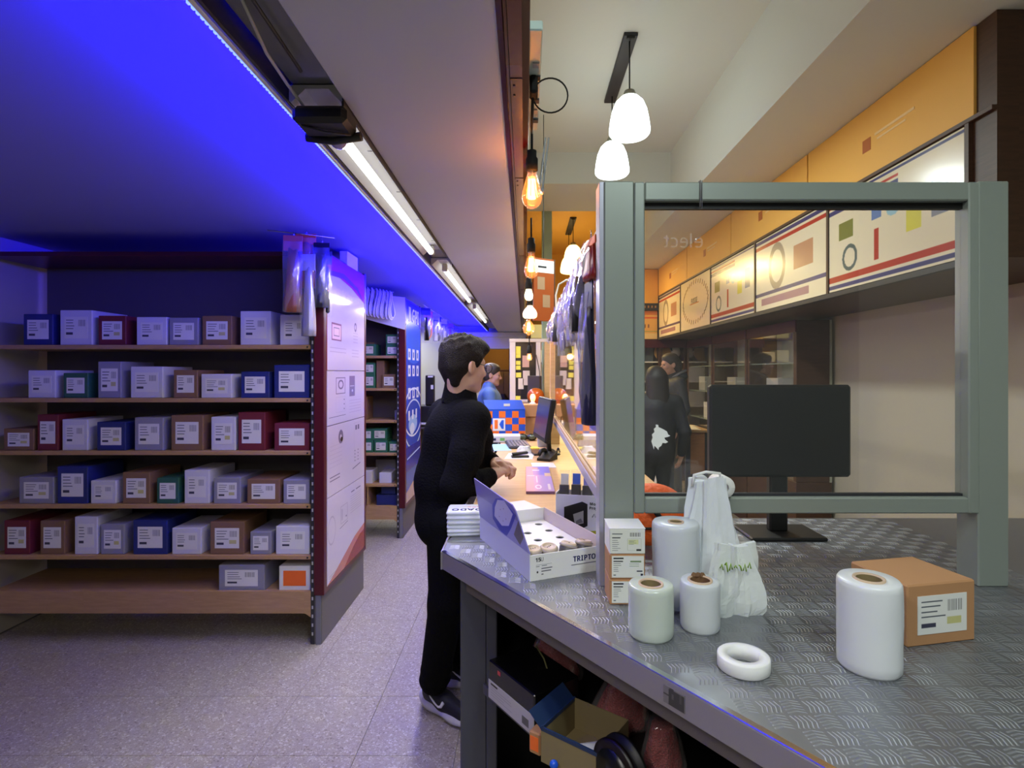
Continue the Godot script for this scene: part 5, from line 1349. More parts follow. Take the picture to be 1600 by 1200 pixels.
	part(le, "body", bx(Vector3(0.125, 0.012, 0.62), 0.002), mat(Color(0.45, 0.32, 0.45), 0.5), Vector3(0, 0.006, 0))
	part(le, "cover", card(0.124, 0.618), lf.mat(0.3), Vector3(0, 0.0125, 0), Vector3(-PI / 2, 0, 0))

# ---------------------------------------------------------------- under the counter
func under_counter():
	var Y := 0.681
	var yaw := -0.94
	var b := thing("router_box", "black carton with a white label band on the shelf below the counter", "box", V(0.02, Y, 1.40), yaw)
	part(b, "body", bx(Vector3(0.20, 0.10, 0.14), 0.003), M.black_gloss, Vector3(0, 0.05, 0))
	var lp := Print.new(256, 80, Color(0.70, 0.68, 0.70))
	lp.r(0.06, 0.12, 0.16, 0.1, Color(0.15, 0.14, 0.17)); lp.text_lines(0.06, 0.32, 0.5, 4, 0.14, Color(0.6, 0.58, 0.6), 0.04, rng); lp.r(0.76, 0.4, 0.14, 0.4, Color(0.35, 0.34, 0.36))
	part(b, "label_band", card(0.199, 0.048), lp.mat(0.5), Vector3(0, 0.026, 0.0706))
	part(b, "indicator", bx(Vector3(0.012, 0.01, 0.001)), M.red_ink, Vector3(-0.05, 0.085, 0.0706))
	# red goods in clear bags
	var red := with_bump(mat(Color(0.60, 0.17, 0.18), 0.45), 0.05, 14.0, 0.6)
	var spots := [[0.085, 1.53, 0.085, 0.15, "red goods in a clear bag leaning at the back of the shelf"], [0.235, 1.33, 0.065, 0.125, "red goods in a clear bag, middle one under the counter edge"], [0.30, 1.19, 0.055, 0.10, "red goods in a clear bag nearest the camera, half in the dark"]]
	for k in 3:
		var s: Array = spots[k]
		var t := thing("bagged_goods", s[4], "bag", V(s[0], Y, s[1]), 0.4 * k, "bagged red goods under the counter")
		part(t, "contents", bag_shape(s[2] * 0.9, s[2] * 0.7, s[3] * 0.9, 0.2, 70 + k), red)
		part(t, "bag", bag_shape(s[2] * 1.06, s[2] * 0.86, s[3], 0.2, 70 + k), film(Color(0.95, 0.92, 0.92), 0.08, 0.08))
	# open carton with blue rim
	var c := thing("open_carton", "open cardboard carton with blue rim below the counter", "box", V(0.135, Y, 1.215), 0.93)
	for s in [[0.0, -0.07, 0.14, 0.003], [0.0, 0.07, 0.14, 0.003]]: part(c, "wall", bx(Vector3(s[2], 0.075, s[3])), M.cardboard_in, Vector3(s[0], 0.0375, s[1]))
	for s in [-1, 1]: part(c, "wall", bx(Vector3(0.003, 0.075, 0.137)), M.cardboard_in, Vector3(s * 0.0685, 0.0375, 0))
	part(c, "bottom", bx(Vector3(0.137, 0.003, 0.137)), M.cardboard_in, Vector3(0, 0.0015, 0))
	var bm := mat(Color(0.10, 0.18, 0.32), 0.5)
	part(c, "rim", bx(Vector3(0.14, 0.008, 0.0045)), bm, Vector3(0, 0.073, -0.07))
	part(c, "flap", bx(Vector3(0.14, 0.002, 0.045)), bm, Vector3(0, 0.085, -0.088), Vector3(0.7, 0, 0))
	part(c, "rim", bx(Vector3(0.0045, 0.008, 0.14)), bm, Vector3(-0.0685, 0.073, 0))
	# white tube, black spool with a blade of clear tape, small parts
	solo("white_tube", "short white plastic tube lying in the open carton", "tube", Mk.new(true).lathe([Vector2(0.008, 0), Vector2(0.014, 0), Vector2(0.015, 0.002), Vector2(0.015, 0.058), Vector2(0.014, 0.06), Vector2(0.008, 0.06), Vector2(0.008, 0)], 20, Vector3.ZERO, Basis(Vector3.BACK, PI / 2 - 0.1)).mesh(), M.white, V(0.165, Y + 0.022, 1.21), Vector3(0, 0.35, 0))
	var sp := thing("cable_spool", "round dark spool standing on the shelf below the counter", "spool", V(0.19, Y + 0.062, 1.09), -0.94)
	part(sp, "flange", Mk.new(true).lathe([Vector2(0, 0.018), Vector2(0.058, 0.018), Vector2(0.062, 0.014), Vector2(0.062, 0.008), Vector2(0, 0.008)], 36, Vector3.ZERO, Basis(Vector3.RIGHT, PI / 2)).mesh(), mat(Color(0.06, 0.02, 0.025), 0.4))
	part(sp, "label", Mk.new(true).lathe([Vector2(0, 0.0185), Vector2(0.046, 0.0185), Vector2(0.046, 0.0195), Vector2(0, 0.0195)], 30, Vector3.ZERO, Basis(Vector3.RIGHT, PI / 2)).mesh(), mat(Color(0.02, 0.035, 0.03), 0.3))
	part(sp, "flange", Mk.new(true).lathe([Vector2(0, -0.012), Vector2(0.062, -0.012), Vector2(0.062, -0.018), Vector2(0, -0.018)], 36, Vector3.ZERO, Basis(Vector3.RIGHT, PI / 2)).mesh(), M.black)
	part(sp, "drum", Mk.new(true).lathe([Vector2(0.04, -0.014), Vector2(0.04, 0.01)], 30, Vector3.ZERO, Basis(Vector3.RIGHT, PI / 2)).mesh(), M.dark_grey)
	part(sp, "wrapper_edge", bx(Vector3(0.006, 0.05, 0.001)), M.chrome, Vector3(-0.02, -0.02, 0.021), Vector3(0, 0, -0.3))
	part(sp, "wrapper_edge", bx(Vector3(0.008, 0.02, 0.001)), M.chrome, Vector3(0.012, -0.022, 0.021), Vector3(0, 0, -0.5))
	solo("grey_cap", "round grey cap with a blue dot lying in the open carton", "cap", Mk.new(true).lathe([Vector2(0, 0), Vector2(0.022, 0.0), Vector2(0.022, 0.012), Vector2(0.018, 0.016), Vector2(0, 0.016)], 24, Vector3.ZERO, Basis(Vector3.RIGHT, 1.1)).mesh(), M.mid_grey, V(0.105, Y + 0.026, 1.195))
	solo("blue_disc", "bright blue round cap lying before the open carton", "cap", Mk.new(true).lathe([Vector2(0, 0), Vector2(0.009, 0.0), Vector2(0.009, 0.006), Vector2(0, 0.007)], 20, Vector3.ZERO, Basis(Vector3.RIGHT, 1.1)).mesh(), M.blue_print, V(0.062, Y + 0.02, 1.165))
	carton("small orange and white carton at the front of the lower shelf", "cartons under the counter", V(0.03, Y, 1.235), Vector3(0.03, 0.05, 0.03), M.cardboard, M.orange, -0.6)
	solo("crumpled_wrap", "crumpled white plastic between black carton and open carton", "wrapping", bag_shape(0.02, 0.018, 0.05, 0.4, 91), film(Color(0.85, 0.86, 0.95), 0.7, 0.2), V(0.03, Y, 1.30))
	solo("green_wire", "thin olive wire hanging over the black carton", "wire", Mk.new(true).tube([V(0.03, Y + 0.13, 1.45), V(0.05, Y + 0.112, 1.42), V(0.062, Y + 0.09, 1.38), V(0.05, Y + 0.075, 1.35), V(0.03, Y + 0.069, 1.33)], 0.0022, 6).mesh(), mat(Color(0.35, 0.34, 0.18), 0.6))
	# a shoebox-size carton low down on the bottom board
	carton("dark low carton on the bottom board under the counter", "cartons under the counter", V(0.17, 0.101, 1.6), Vector3(0.2, 0.14, 0.3), M.dark_grey, null, -0.9)

# ---------------------------------------------------------------- goods hung in bags
func pack(lab: String, group: String, at: Vector3, w: float, h: float, head_m: Material, goods: Material, shape: int, turn: float):
	var t := thing("hanging_pack", lab, "pack", at, turn, group)
	var hh := h * 0.2
	part(t, "hook", Mk.new(true).tube([Vector3(0, 0.022, 0), Vector3(0.006, 0.012, 0), Vector3(0.003, 0, 0), Vector3(0, -0.008, 0)], 0.0018, 6).mesh(), M.chrome)
	part(t, "header_card", bx(Vector3(w, hh, 0.004), 0.001), head_m, Vector3(0, -hh / 2, 0))
	var g := Mk.new(true)
	var bh := h - hh
	if shape == 0: # tool with handle
		g.tube([Vector3(0, -hh - bh * 0.08, 0.008), Vector3(0, -hh - bh * 0.45, 0.01), Vector3(w * 0.06, -hh - bh * 0.9, 0.01)], w * 0.13, 10, w * 0.24)
	elif shape == 1: # coil
		var loop := []
		for k in 24: loop.append(Vector3(w * 0.33 * cos(TAU * k / 24.0), -hh - bh * 0.45 + bh * 0.36 * sin(TAU * k / 24.0), 0.01))
		g.tube(loop, w * 0.09, 8, -1.0, true)
	elif shape == 2: # long blade and grip
		g.flat().box(Vector3(0, -hh - bh * 0.35, 0.008), Vector3(w * 0.3, bh * 0.6, 0.014), 0.004)
		g.box(Vector3(0, -hh - bh * 0.78, 0.008), Vector3(w * 0.5, bh * 0.3, 0.022), 0.008)
	elif shape == 4: pass
	else: # pair of small things
		g.ell(Vector3(-w * 0.16, -hh - bh * 0.4, 0.01), Vector3(w * 0.2, bh * 0.22, 0.014), 12, 8)
		g.ell(Vector3(w * 0.14, -hh - bh * 0.72, 0.01), Vector3(w * 0.22, bh * 0.2, 0.014), 12, 8)
	if shape == 4: part(t, "goods", bag_shape(w * 0.5, 0.02, bh * 1.02, 0.2, int(h * 1000.0)), goods, Vector3(0, -hh - bh, 0))
	else: part(t, "goods", g.mesh(), goods)
	var rows := []
	for i in 9:
		var r := []
		for j in 7:
			var u := j / 6.0
			var v := i / 8.0
			r.append(Vector3((u - 0.5) * w, -hh * 0.4 - (h - hh * 0.4) * v, 0.012 + 0.016 * sin(PI * u) * sin(PI * v) + 0.006 * sin(9.0 * u + 7.0 * v + h * 90.0)))
		rows.append(r)
	part(t, "bag", Mk.new(true).sheet(rows, Vector3(0, 0, 0.0006)).mesh(), M.clear_film)

func hanging():
	# along the top rail of the side glass, on the staff side
	var g := "packs hung along the side glass"
	var lilac := mat(Color(0.50, 0.47, 0.66), 0.45)
	var pale := mat(Color(0.58, 0.58, 0.60), 0.4)
	var navy := mat(Color(0.08, 0.08, 0.22), 0.5)
	var rows := [
		["orange and red bag hung nearest the screen post", 1.335, 0.085, 0.10, M.orange, mat(Color(0.62, 0.16, 0.14), 0.3), 4, 0.0],
		["long dark blue pack hanging beside the screen post", 1.375, 0.075, 0.36, navy, navy, 4, -0.10],
		["pack with long black tool, second from the screen post", 1.52, 0.10, 0.235, M.black, M.black, 0, 0.0],
		["pack with black coil in clear bag, third from the screen post", 1.68, 0.105, 0.24, lilac, M.black, 1, 0.0],
		["lilac and white pack hanging fourth from the screen post", 1.84, 0.10, 0.24, lilac, lilac, 2, 0.0],
		["small red and clear pack hanging fifth from the screen post", 2.02, 0.09, 0.16, mat(Color(0.50, 0.15, 0.14), 0.5), M.light_grey, 3, 0.0],
		["pack of clear white fittings hanging sixth from the screen post", 2.24, 0.11, 0.26, pale, lilac, 3, 0.0],
		["pale pack with dark clip hanging seventh from the screen post", 2.55, 0.11, 0.20, pale, M.dark_grey, 0, 0.0],
		["clear pack with silver fitting hanging eighth from the screen post", 2.95, 0.11, 0.16, pale, M.chrome, 3, 0.0],
		["farthest small clear pack on the side glass rail", 3.35, 0.11, 0.15, pale, M.mid_grey, 1, 0.0]]
	for r in rows:
		pack(r[0], g, V(0.176, 1.898 + r[7] * SCALE, r[1] * SCALE), r[2] * SCALE, r[3] * SCALE, r[4], r[5], r[6], -1.42)
	# before the end of the nearest shelf unit
	g = "packs hung at the end of the nearest shelf unit"
	var f := [
		["orange headed bag of fittings hung highest before the nearest unit", -1.215, 2.31, 3.02, 0.11, 0.30, M.orange, mat(Color(0.62, 0.28, 0.15), 0.35), 4, 0.1], ["orange topped pack of brown connectors at the left edge of the photo", -1.27, 2.29, 2.98, 0.10, 0.42, mat(Color(0.80, 0.42, 0.25), 0.5), mat(Color(0.50, 0.28, 0.18), 0.35), 4, 0.2],
		["black pack with pale green label hung beside the orange bag", -1.128, 2.26, 3.02, 0.085, 0.36, M.black, mat(Color(0.10, 0.10, 0.14), 0.3), 4, 0.15], ["dark strip pack hanging lowest before the pale poster", -1.105, 2.22, 3.05, 0.045, 0.37, mat(Color(0.25, 0.28, 0.24), 0.5), M.black, 2, 0.35],
		["crinkled silver bag hanging before the slotted post", -1.19, 2.19, 2.99, 0.08, 0.45, M.light_grey, mat(Color(0.75, 0.75, 0.80), 0.25, 0.6), 4, -0.1]]
	for a in f: pack(a[0], g, V(a[1], a[2], a[3]), a[4], a[5], a[6], a[7], a[8], a[9])
	var far_cols := [["dark", M.black], ["orange", M.orange], ["silver", M.light_grey], ["dark blue", navy], ["white", M.white], ["grey", M.mid_grey], ["amber", mat(Color(0.7, 0.4, 0.2), 0.5)], ["black", M.black], ["lilac", lilac], ["blue", M.blue_print]]
	for k in 10:
		var c: Array = far_cols[k]
		pack("%s pack in the row hung beyond the blue poster, %s" % [c[0], ["first", "second", "third", "fourth", "fifth", "sixth", "seventh", "eighth", "ninth", "farthest"][k]], "packs hung beyond the blue poster", V(-1.12 - 0.03 * (k % 2), 2.27, 6.15 + k * 0.33), 0.12, 0.40 - 0.02 * k, c[1], c[1], k % 4, 0.7)
	var rl := solo("hanging_rail", "thin steel rail carrying packs beyond the blue poster", "rail", Mk.new(true).tube([V(-1.12, 2.29, 6.0), V(-1.12, 2.29, 9.35)], 0.005, 8).mesh(), M.chrome)
	rl.set_meta("group", "hanging rails")
	var r2 := solo("hanging_rail", "thin steel rail carrying packs before the nearest shelf unit", "rail", Mk.new(true).tube([V(-1.42, 2.325, 3.0), V(-1.06, 2.29, 3.03)], 0.004, 8).mesh(), M.chrome)
	r2.set_meta("group", "hanging rails")
	carton("small white card box on top of the nearest shelf unit", "cartons on the shelf tops", V(-1.17, 2.225, 3.62), Vector3(0.05, 0.10, 0.22), M.paper, null)
	# hung orange display board
	var db := thing("display_board", "orange product board with white header hung under the ceiling edge", "board", V(0.15, 2.2, 4.35), 0.55)
	part(db, "panel", bx(Vector3(0.20, 0.50, 0.02), 0.003), mat(Color(0.60, 0.29, 0.11), 0.4))
	part(db, "header", bx(Vector3(0.185, 0.10, 0.002)), M.white, Vector3(0, 0.185, 0.0105))
	part(db, "header_print", bx(Vector3(0.08, 0.015, 0.001)), M.ink, Vector3(-0.02, 0.18, 0.012))
	for k in 2: part(db, "picture", bx(Vector3(0.07, 0.10, 0.001)), mat(Color(0.62, 0.50, 0.38), 0.5), Vector3(-0.03 + 0.05 * k, 0.05 - 0.14 * k, 0.0105))
	part(db, "frame", bx(Vector3(0.012, 0.50, 0.024), 0.002), M.brown_wood, Vector3(0.1, 0, 0))
	part(db, "hanger", Mk.new(true).tube([Vector3(0, 0.25, 0), Vector3(0, 0.5, 0), Vector3(0, 1.4, 0)], 0.003, 6).mesh(), M.dark_grey)

# ---------------------------------------------------------------- far end of the aisle
func far_end():
	# framed window with notes at the end of the staff counter
	var s := thing("notice_screen", "white framed window full of yellow notes at the end of the counter", "screen", V(0.06, TOP + 0.004, 5.6))
	var wm := mat(Color(0.86, 0.80, 0.76), 0.5)
	part(s, "post", bx(Vector3(0.06, 0.84, 0.05), 0.004), wm, Vector3(-0.185, 0.42, 0))
	part(s, "post", bx(Vector3(0.05, 0.84, 0.05), 0.004), wm, Vector3(0.08, 0.42, 0))
	part(s, "post", bx(Vector3(0.10, 0.84, 0.05), 0.004), M.wood, Vector3(0.19, 0.42, 0.03))
	part(s, "top_rail", bx(Vector3(0.46, 0.035, 0.055), 0.004), wm, Vector3(0.01, 0.855, 0))
	part(s, "middle_rail", bx(Vector3(0.22, 0.03, 0.05), 0.004), wm, Vector3(-0.05, 0.235, 0))
	part(s, "lower_panel", bx(Vector3(0.22, 0.22, 0.02), 0.002), wm, Vector3(-0.05, 0.11, 0))
	part(s, "dark_pane", bx(Vector3(0.22, 0.6, 0.006)), mat(Color(0.16, 0.15, 0.15), 0.2), Vector3(-0.05, 0.54, 0))
	var notes := [[-0.128, 0.775, 0.05, 0.04], [-0.128, 0.735, 0.05, 0.04], [-0.128, 0.695, 0.05, 0.038], [-0.128, 0.625, 0.048, 0.042], [-0.128, 0.575, 0.048, 0.042], [-0.125, 0.50, 0.054, 0.05], [-0.13, 0.26, 0.05, 0.05]]
	var words := ["topmost", "second from the top", "third from the top", "fourth from the top", "fifth from the top", "sixth from the top", "lowest"]
	for k in notes.size():
		var n: Array = notes[k]
		solo("sticky_note", "yellow note on the white framed window, %s" % words[k], "note", bx(Vector3(n[2], n[3], 0.002)), M.yellow, s.position + Vector3(n[0], n[1], 0.0045 if k < 6 else 0.0265), Vector3(0.04, 0, 0.02 * (k % 3 - 1)), "yellow notes on the framed window")
	var papers := [[-0.05, 0.64, 0.07, 0.12, Color(0.80, 0.62, 0.55), "pinkish paper sheet stuck highest on the framed window"], [-0.045, 0.47, 0.07, 0.15, Color(0.82, 0.74, 0.70), "pale paper sheet stuck right on the framed window"], [-0.10, 0.41, 0.055, 0.11, Color(0.86, 0.80, 0.74), "pale paper sheet stuck below the yellow notes"]]
	for p in papers: solo("paper_sheet", p[5], "paper", bx(Vector3(p[2], p[3], 0.0015)), mat(p[4], 0.8), s.position + Vector3(p[0], p[1], 0.006), Vector3.ZERO, "papers on the framed window")
	var m2 := thing("monitor", "slim dark monitor standing before the framed window", "monitor", V(0.095, TOP + 0.004, 5.3), -1.2)
	part(m2, "base", bx(Vector3(0.2, 0.012, 0.15), 0.004), M.black, Vector3(0, 0.006, 0))
	part(m2, "neck", bx(Vector3(0.04, 0.22, 0.025), 0.004), M.black, Vector3(0, 0.11, -0.02))
	part(m2, "housing", bx(Vector3(0.30, 0.27, 0.03), 0.004), mat(Color(0.24, 0.20, 0.19), 0.4), Vector3(0, 0.36, 0))
	solo("wall_cable", "thin brown cable hanging along the wooden post", "cable", Mk.new(true).tube([V(0.115, 1.72, 5.55), V(0.15, 1.55, 5.53), V(0.155, 1.4, 5.53), V(0.13, 1.25, 5.54), V(0.12, 1.02, 5.55)], 0.005, 6).mesh(), M.brown_wood)
	# things seen through the doorway
	var cb := thing("store_cupboard", "brown cupboard in the back room seen through the doorway", "cupboard", V(-0.42, 0, 10.95))
	part(cb, "body", bx(Vector3(0.6, 1.6, 0.3), 0.005), M.brown_wood, Vector3(0, 0.8, 0))
	part(cb, "door", bx(Vector3(0.28, 1.5, 0.02), 0.003), mat(Color(0.46, 0.38, 0.30), 0.6), Vector3(-0.145, 0.8, 0.155))
	part(cb, "door", bx(Vector3(0.28, 1.5, 0.02), 0.003), mat(Color(0.46, 0.38, 0.30), 0.6), Vector3(0.145, 0.8, 0.155))
	var dk := thing("back_room_desk", "dark desk with a blue edge in the back room", "desk", V(-0.42, 0, 10.2))
	part(dk, "top", bx(Vector3(0.7, 0.04, 0.4), 0.004), M.brown_wood, Vector3(0, 1.0, 0))
	part(dk, "front", bx(Vector3(0.7, 0.3, 0.02), 0.002), mat(Color(0.07, 0.10, 0.24), 0.5), Vector3(0, 0.83, 0.19))
	for q in [-1, 1]: part(dk, "leg", bx(Vector3(0.05, 0.98, 0.05), 0.004), M.brown_wood, Vector3(q * 0.3, 0.49, -0.1))
	solo("black_bag", "black soft bag lying on the back room desk", "bag", bag_shape(0.12, 0.09, 0.12, 0.2, 101), M.black, V(-0.42, 1.02, 10.2))
	# printer on a grey stand beyond the blue poster
	var ps := thing("printer_stand", "grey metal stand beyond the blue poster", "stand", V(-1.17, 0, 6.55))
	part(ps, "top", bx(Vector3(0.34, 0.03, 0.5), 0.004), M.mid_grey, Vector3(0, 0.9, 0))
	part(ps, "pedestal", bx(Vector3(0.10, 0.885, 0.4), 0.006), M.plinth, Vector3(0.08, 0.4425, 0))
	part(ps, "pedestal", bx(Vector3(0.10, 0.885, 0.4), 0.006), M.plinth, Vector3(-0.11, 0.4425, 0))
	var pr := thing("printer", "black printer standing on the grey stand beyond the poster", "printer", V(-1.16, 0.916, 6.55))
	part(pr, "body", bx(Vector3(0.30, 0.22, 0.4), 0.012), M.black, Vector3(0, 0.12, 0))
	part(pr, "tray", bx(Vector3(0.26, 0.02, 0.12), 0.003), M.light_grey, Vector3(0, 0.03, 0.24))
	part(pr, "foot", bx(Vector3(0.28, 0.012, 0.36)), M.dark_grey, Vector3(0, 0.006, 0))
	var dv := thing("card_terminal", "tall black device with white labels standing on the printer", "device", V(-1.13, 1.147, 6.5))
	part(dv, "body", bx(Vector3(0.10, 0.36, 0.10), 0.01), M.black, Vector3(0, 0.18, 0))
	part(dv, "label", bx(Vector3(0.03, 0.05, 0.002)), M.white, Vector3(0.03, 0.22, 0.051))
	part(dv, "label", bx(Vector3(0.06, 0.02, 0.002)), M.white, Vector3(0.01, 0.345, 0.051))

# ---------------------------------------------------------------- customers' side
func customers_side():
	# long overhead unit on the right wall: orange fascia above printed panels
	var o := thing("overhead_unit", "long overhead display unit with orange fascia and product panels", "display unit", Vector3.ZERO)
	part(o, "carcass", block(1.91, 2.58, 2.006, 3.008, 2.2, 7.7), M.brown_wood)
	for k in 4:
		var f := part(o, "fascia_panel", block(1.898, 1.912, 2.625, 3.006, 2.3 + k * 1.36, 2.3 + k * 1.36 + 1.345, 0.002), M.orange_surface)
		part(f, "logo_mark", bx(Vector3(0.002, 0.07, 0.07)), mat(Color(0.72, 0.38, 0.10), 0.5), V(1.897, 2.80, 3.02 + k * 1.36))
		part(f, "logo_text", bx(Vector3(0.002, 0.014, 0.3)), mat(Color(0.95, 0.80, 0.55), 0.5), V(1.897, 2.83, 2.8 + k * 1.36))
		part(f, "logo_text", bx(Vector3(0.002, 0.010, 0.22)), mat(Color(0.95, 0.80, 0.55), 0.5), V(1.897, 2.80, 2.82 + k * 1.36))
	part(o, "rail", block(1.89, 1.912, 2.606, 2.626, 2.2, 7.7, 0.002), M.brown_wood)
	part(o, "rail", block(1.885, 1.912, 2.0, 2.03, 2.2, 7.7, 0.002), M.dark_grey)
	var red := Color(0.70, 0.20, 0.16)
	var blu := Color(0.25, 0.24, 0.45)
	var cr := Color(0.90, 0.84, 0.72)
	var pa := Print.new(192, 128, cr)
	pa.r(0, 0.02, 1, 0.03, blu); pa.r(0, 0.08, 0.6, 0.03, red); pa.r(0, 0.13, 0.6, 0.05, blu); pa.r(0, 0.85, 1, 0.07, red); pa.r(0, 0.94, 1, 0.04, blu); pa.r(0.1, 0.3, 0.14, 0.18, Color(0.5, 0.5, 0.25)); pa.disc(0.2, 0.68, 0.07, Color(0.35, 0.4, 0.4), 0.05, 1.3); pa.r(0.4, 0.28, 0.08, 0.14, Color(0.4, 0.5, 0.7)); pa.r(0.42, 0.5, 0.04, 0.3, red); pa.disc(0.56, 0.36, 0.05, Color(0.6, 0.75, 0.8)); pa.r(0.66, 0.45, 0.1, 0.2, Color(0.85, 0.8, 0.3)); pa.r(0.82, 0.3, 0.1, 0.3, Color(0.5, 0.5, 0.55))
	var pb := Print.new(192, 128, cr)
	for k in 34:
		var an := TAU * k / 34.0
		pb.line(0.5 + 0.42 * cos(an), 0.5 + 0.40 * sin(an), 0.52 + 0.42 * cos(an), 0.44 + 0.40 * sin(an), Color(0.35, 0.30, 0.25), 3)
	pb.r(0.34, 0.5, 0.32, 0.02, Color(0.75, 0.45, 0.3))
	var pc := Print.new(192, 128, cr)
	pc.r(0, 0.02, 1, 0.05, blu); pc.r(0, 0.1, 1, 0.05, red); pc.disc(0.35, 0.45, 0.13, Color(0.62, 0.56, 0.48), 0.09, 1.6); pc.r(0.6, 0.3, 0.25, 0.3, Color(0.75, 0.55, 0.42)); pc.r(0, 0.76, 1, 0.05, blu); pc.r(0.1, 0.85, 0.7, 0.1, Color(0.62, 0.45, 0.5))
	var pm := [pa.mat(0.2), pb.mat(0.2), pc.mat(0.2)]
	for k in 5:
		var d0 := 2.35 + k * 1.075
		var q := part(o, "product_panel", card(1.04, 0.565, 0.01), pm[[0, 2, 0, 1, 2][k]], V(1.903, 2.318, d0 + 0.52), Vector3(0, -PI / 2, 0))
		if k == 3: lettering(q, "FUSSE", 0.06, mat(Color(0.30, 0.22, 0.18), 0.5), Vector3(0, 0.03, 0.006))
		part(o, "divider", block(1.892, 1.912, 2.03, 2.606, d0 - 0.03, d0 - 0.008), M.brown_wood)
	# glass-fronted cases under it
	for k in 3:
		var d0 := 4.55 + k * 1.02
		var c := thing("display_case", ["dark wooden display case with glass shelves, nearest on the right wall", "dark wooden display case with glass shelves, middle one on the right wall", "dark wooden display case with glass shelves, farthest on the right wall"][k], "display case", V(2.42, 0, d0 + 0.5), 0.0, "display cases on the right wall")
		part(c, "plinth", bx(Vector3(0.30, 0.62, 1.0), 0.004), M.brown_wood, Vector3(0.0, 0.31, 0))
		part(c, "back", bx(Vector3(0.02, 1.36, 1.0)), mat(Color(0.78, 0.80, 0.72), 0.6), Vector3(0.14, 1.3, 0))
		for s in [-1, 1]: part(c, "upright", bx(Vector3(0.30, 1.36, 0.05), 0.004), M.brown_wood, Vector3(0, 1.3, s * 0.475))
		for y in [0.95, 1.3, 1.62]: part(c, "shelf", bx(Vector3(0.26, 0.012, 0.9)), pane(Color(0.85, 0.92, 0.88), 0.35, 0.05), Vector3(0, y, 0))
		part(c, "door_pane", bx(Vector3(0.004, 1.34, 0.9)), M.glass, Vector3(-0.148, 1.3, 0))
		part(c, "fascia", bx(Vector3(0.02, 0.10, 1.0), 0.002), M.dark_red, Vector3(-0.15, 1.93, 0))
		carton("white carton inside the %s right-wall display case" % ["nearest", "middle", "farthest"][k], "goods in the display cases", V(2.42, 0.957, d0 + 0.4), Vector3(0.16, 0.2, 0.26), M.white, null)
		carton("grey carton on the upper glass of the %s right-wall display case" % ["nearest", "middle", "farthest"][k], "goods in the display cases", V(2.42, 1.307, d0 + 0.6), Vector3(0.16, 0.18, 0.24), M.light_grey, null)
	# return unit closing the far corner, facing the camera
	var b := thing("corner_unit", "brown corner display unit with orange fascia closing the customers' side", "display unit", Vector3.ZERO)
	part(b, "carcass", block(1.15, 2.58, 2.0, 3.0, 7.74, 8.1), M.brown_wood)
	part(b, "fascia_panel", block(1.15, 1.89, 2.52, 3.005, 7.715, 7.74, 0.002), M.orange_surface)
	part(b, "rail", block(1.15, 1.89, 2.42, 2.52, 7.70, 7.74, 0.002), M.dark_grey)
	var dots := Mk.new()
	for k in 14: dots.box(V(1.2 + k * 0.05, 2.47, 7.699), Vector3(0.02, 0.03, 0.003))
	var dm := part(b, "rail_slots", dots.mesh(), M.cardboard)
	dm.set_meta("kind", "stuff")
	var oc := Print.new(128, 128, Color(0.90, 0.68, 0.36))
	oc.r(0, 0, 1, 0.15, Color(0.80, 0.45, 0.2)); oc.r(0, 0.22, 1, 0.06, Color(0.85, 0.35, 0.12)); oc.text_lines(0.15, 0.5, 0.06, 1, 0.1, Color(0.5, 0.3, 0.15), 0.12)
	for k in 4: oc.r(0.2 + k * 0.14, 0.48, 0.07, 0.13, Color(0.55, 0.36, 0.2))
	oc.r(0, 0.72, 1, 0.03, Color(0.55, 0.6, 0.3)); oc.r(0, 0.8, 1, 0.2, Color(0.93, 0.80, 0.55))
	for k in 2: part(b, "product_panel", card(0.355, 0.40, 0.01), oc.mat(0.3), V(1.335 + k * 0.37, 2.215, 7.733))
	part(b, "base_cabinet", block(1.15, 2.3, 0.0, 0.75, 7.74, 8.1, 0.003), M.brown_wood)
	part(b, "back", block(1.15, 2.3, 0.75, 2.0, 8.06, 8.1), mat(Color(0.66, 0.66, 0.60), 0.6))
	for x in [1.17, 1.53, 1.90, 2.26]: part(b, "upright", block(x, x + 0.05, 0.75, 2.0, 7.72, 8.06, 0.003), M.brown_wood)
	for y in [1.05, 1.40, 1.68]: part(b, "shelf", block(1.2, 2.28, y, y + 0.018, 7.76, 8.06), M.white)
	part(b, "header", block(1.15, 2.3, 1.89, 2.0, 7.70, 7.72), M.dark_red)
	var br := thing("wicker_tray", "round tan wicker tray leaning on the corner unit shelf", "tray", V(1.99, 1.70, 7.86))
	part(br, "disc", Mk.new(true).lathe([Vector2(0, 0), Vector2(0.12, 0), Vector2(0.125, 0.012), Vector2(0.115, 0.016), Vector2(0, 0.012)], 28, Vector3(0, 0.12, 0), Basis(Vector3.RIGHT, PI / 2 - 0.25)).mesh(), mat(Color(0.70, 0.52, 0.30), 0.7))
	part(br, "handle", Mk.new(true).tube([Vector3(0.06, 0.2, 0.02), Vector3(0.11, 0.22, 0.03), Vector3(0.13, 0.15, 0.03)], 0.008, 8).mesh(), M.black)
	var fn := thing("desk_fan", "small grey fan beside the wicker tray", "fan", V(2.175, 1.70, 7.86))
	part(fn, "cage", Mk.new(true).ell(Vector3(0, 0.13, 0), Vector3(0.075, 0.085, 0.04), 18, 10).mesh(), M.light_grey)
	part(fn, "foot", bx(Vector3(0.09, 0.03, 0.09), 0.008), M.dark_grey, Vector3(0, 0.015, 0))
	part(fn, "stem", bx(Vector3(0.02, 0.06, 0.02)), M.dark_grey, Vector3(0, 0.05, -0.02))
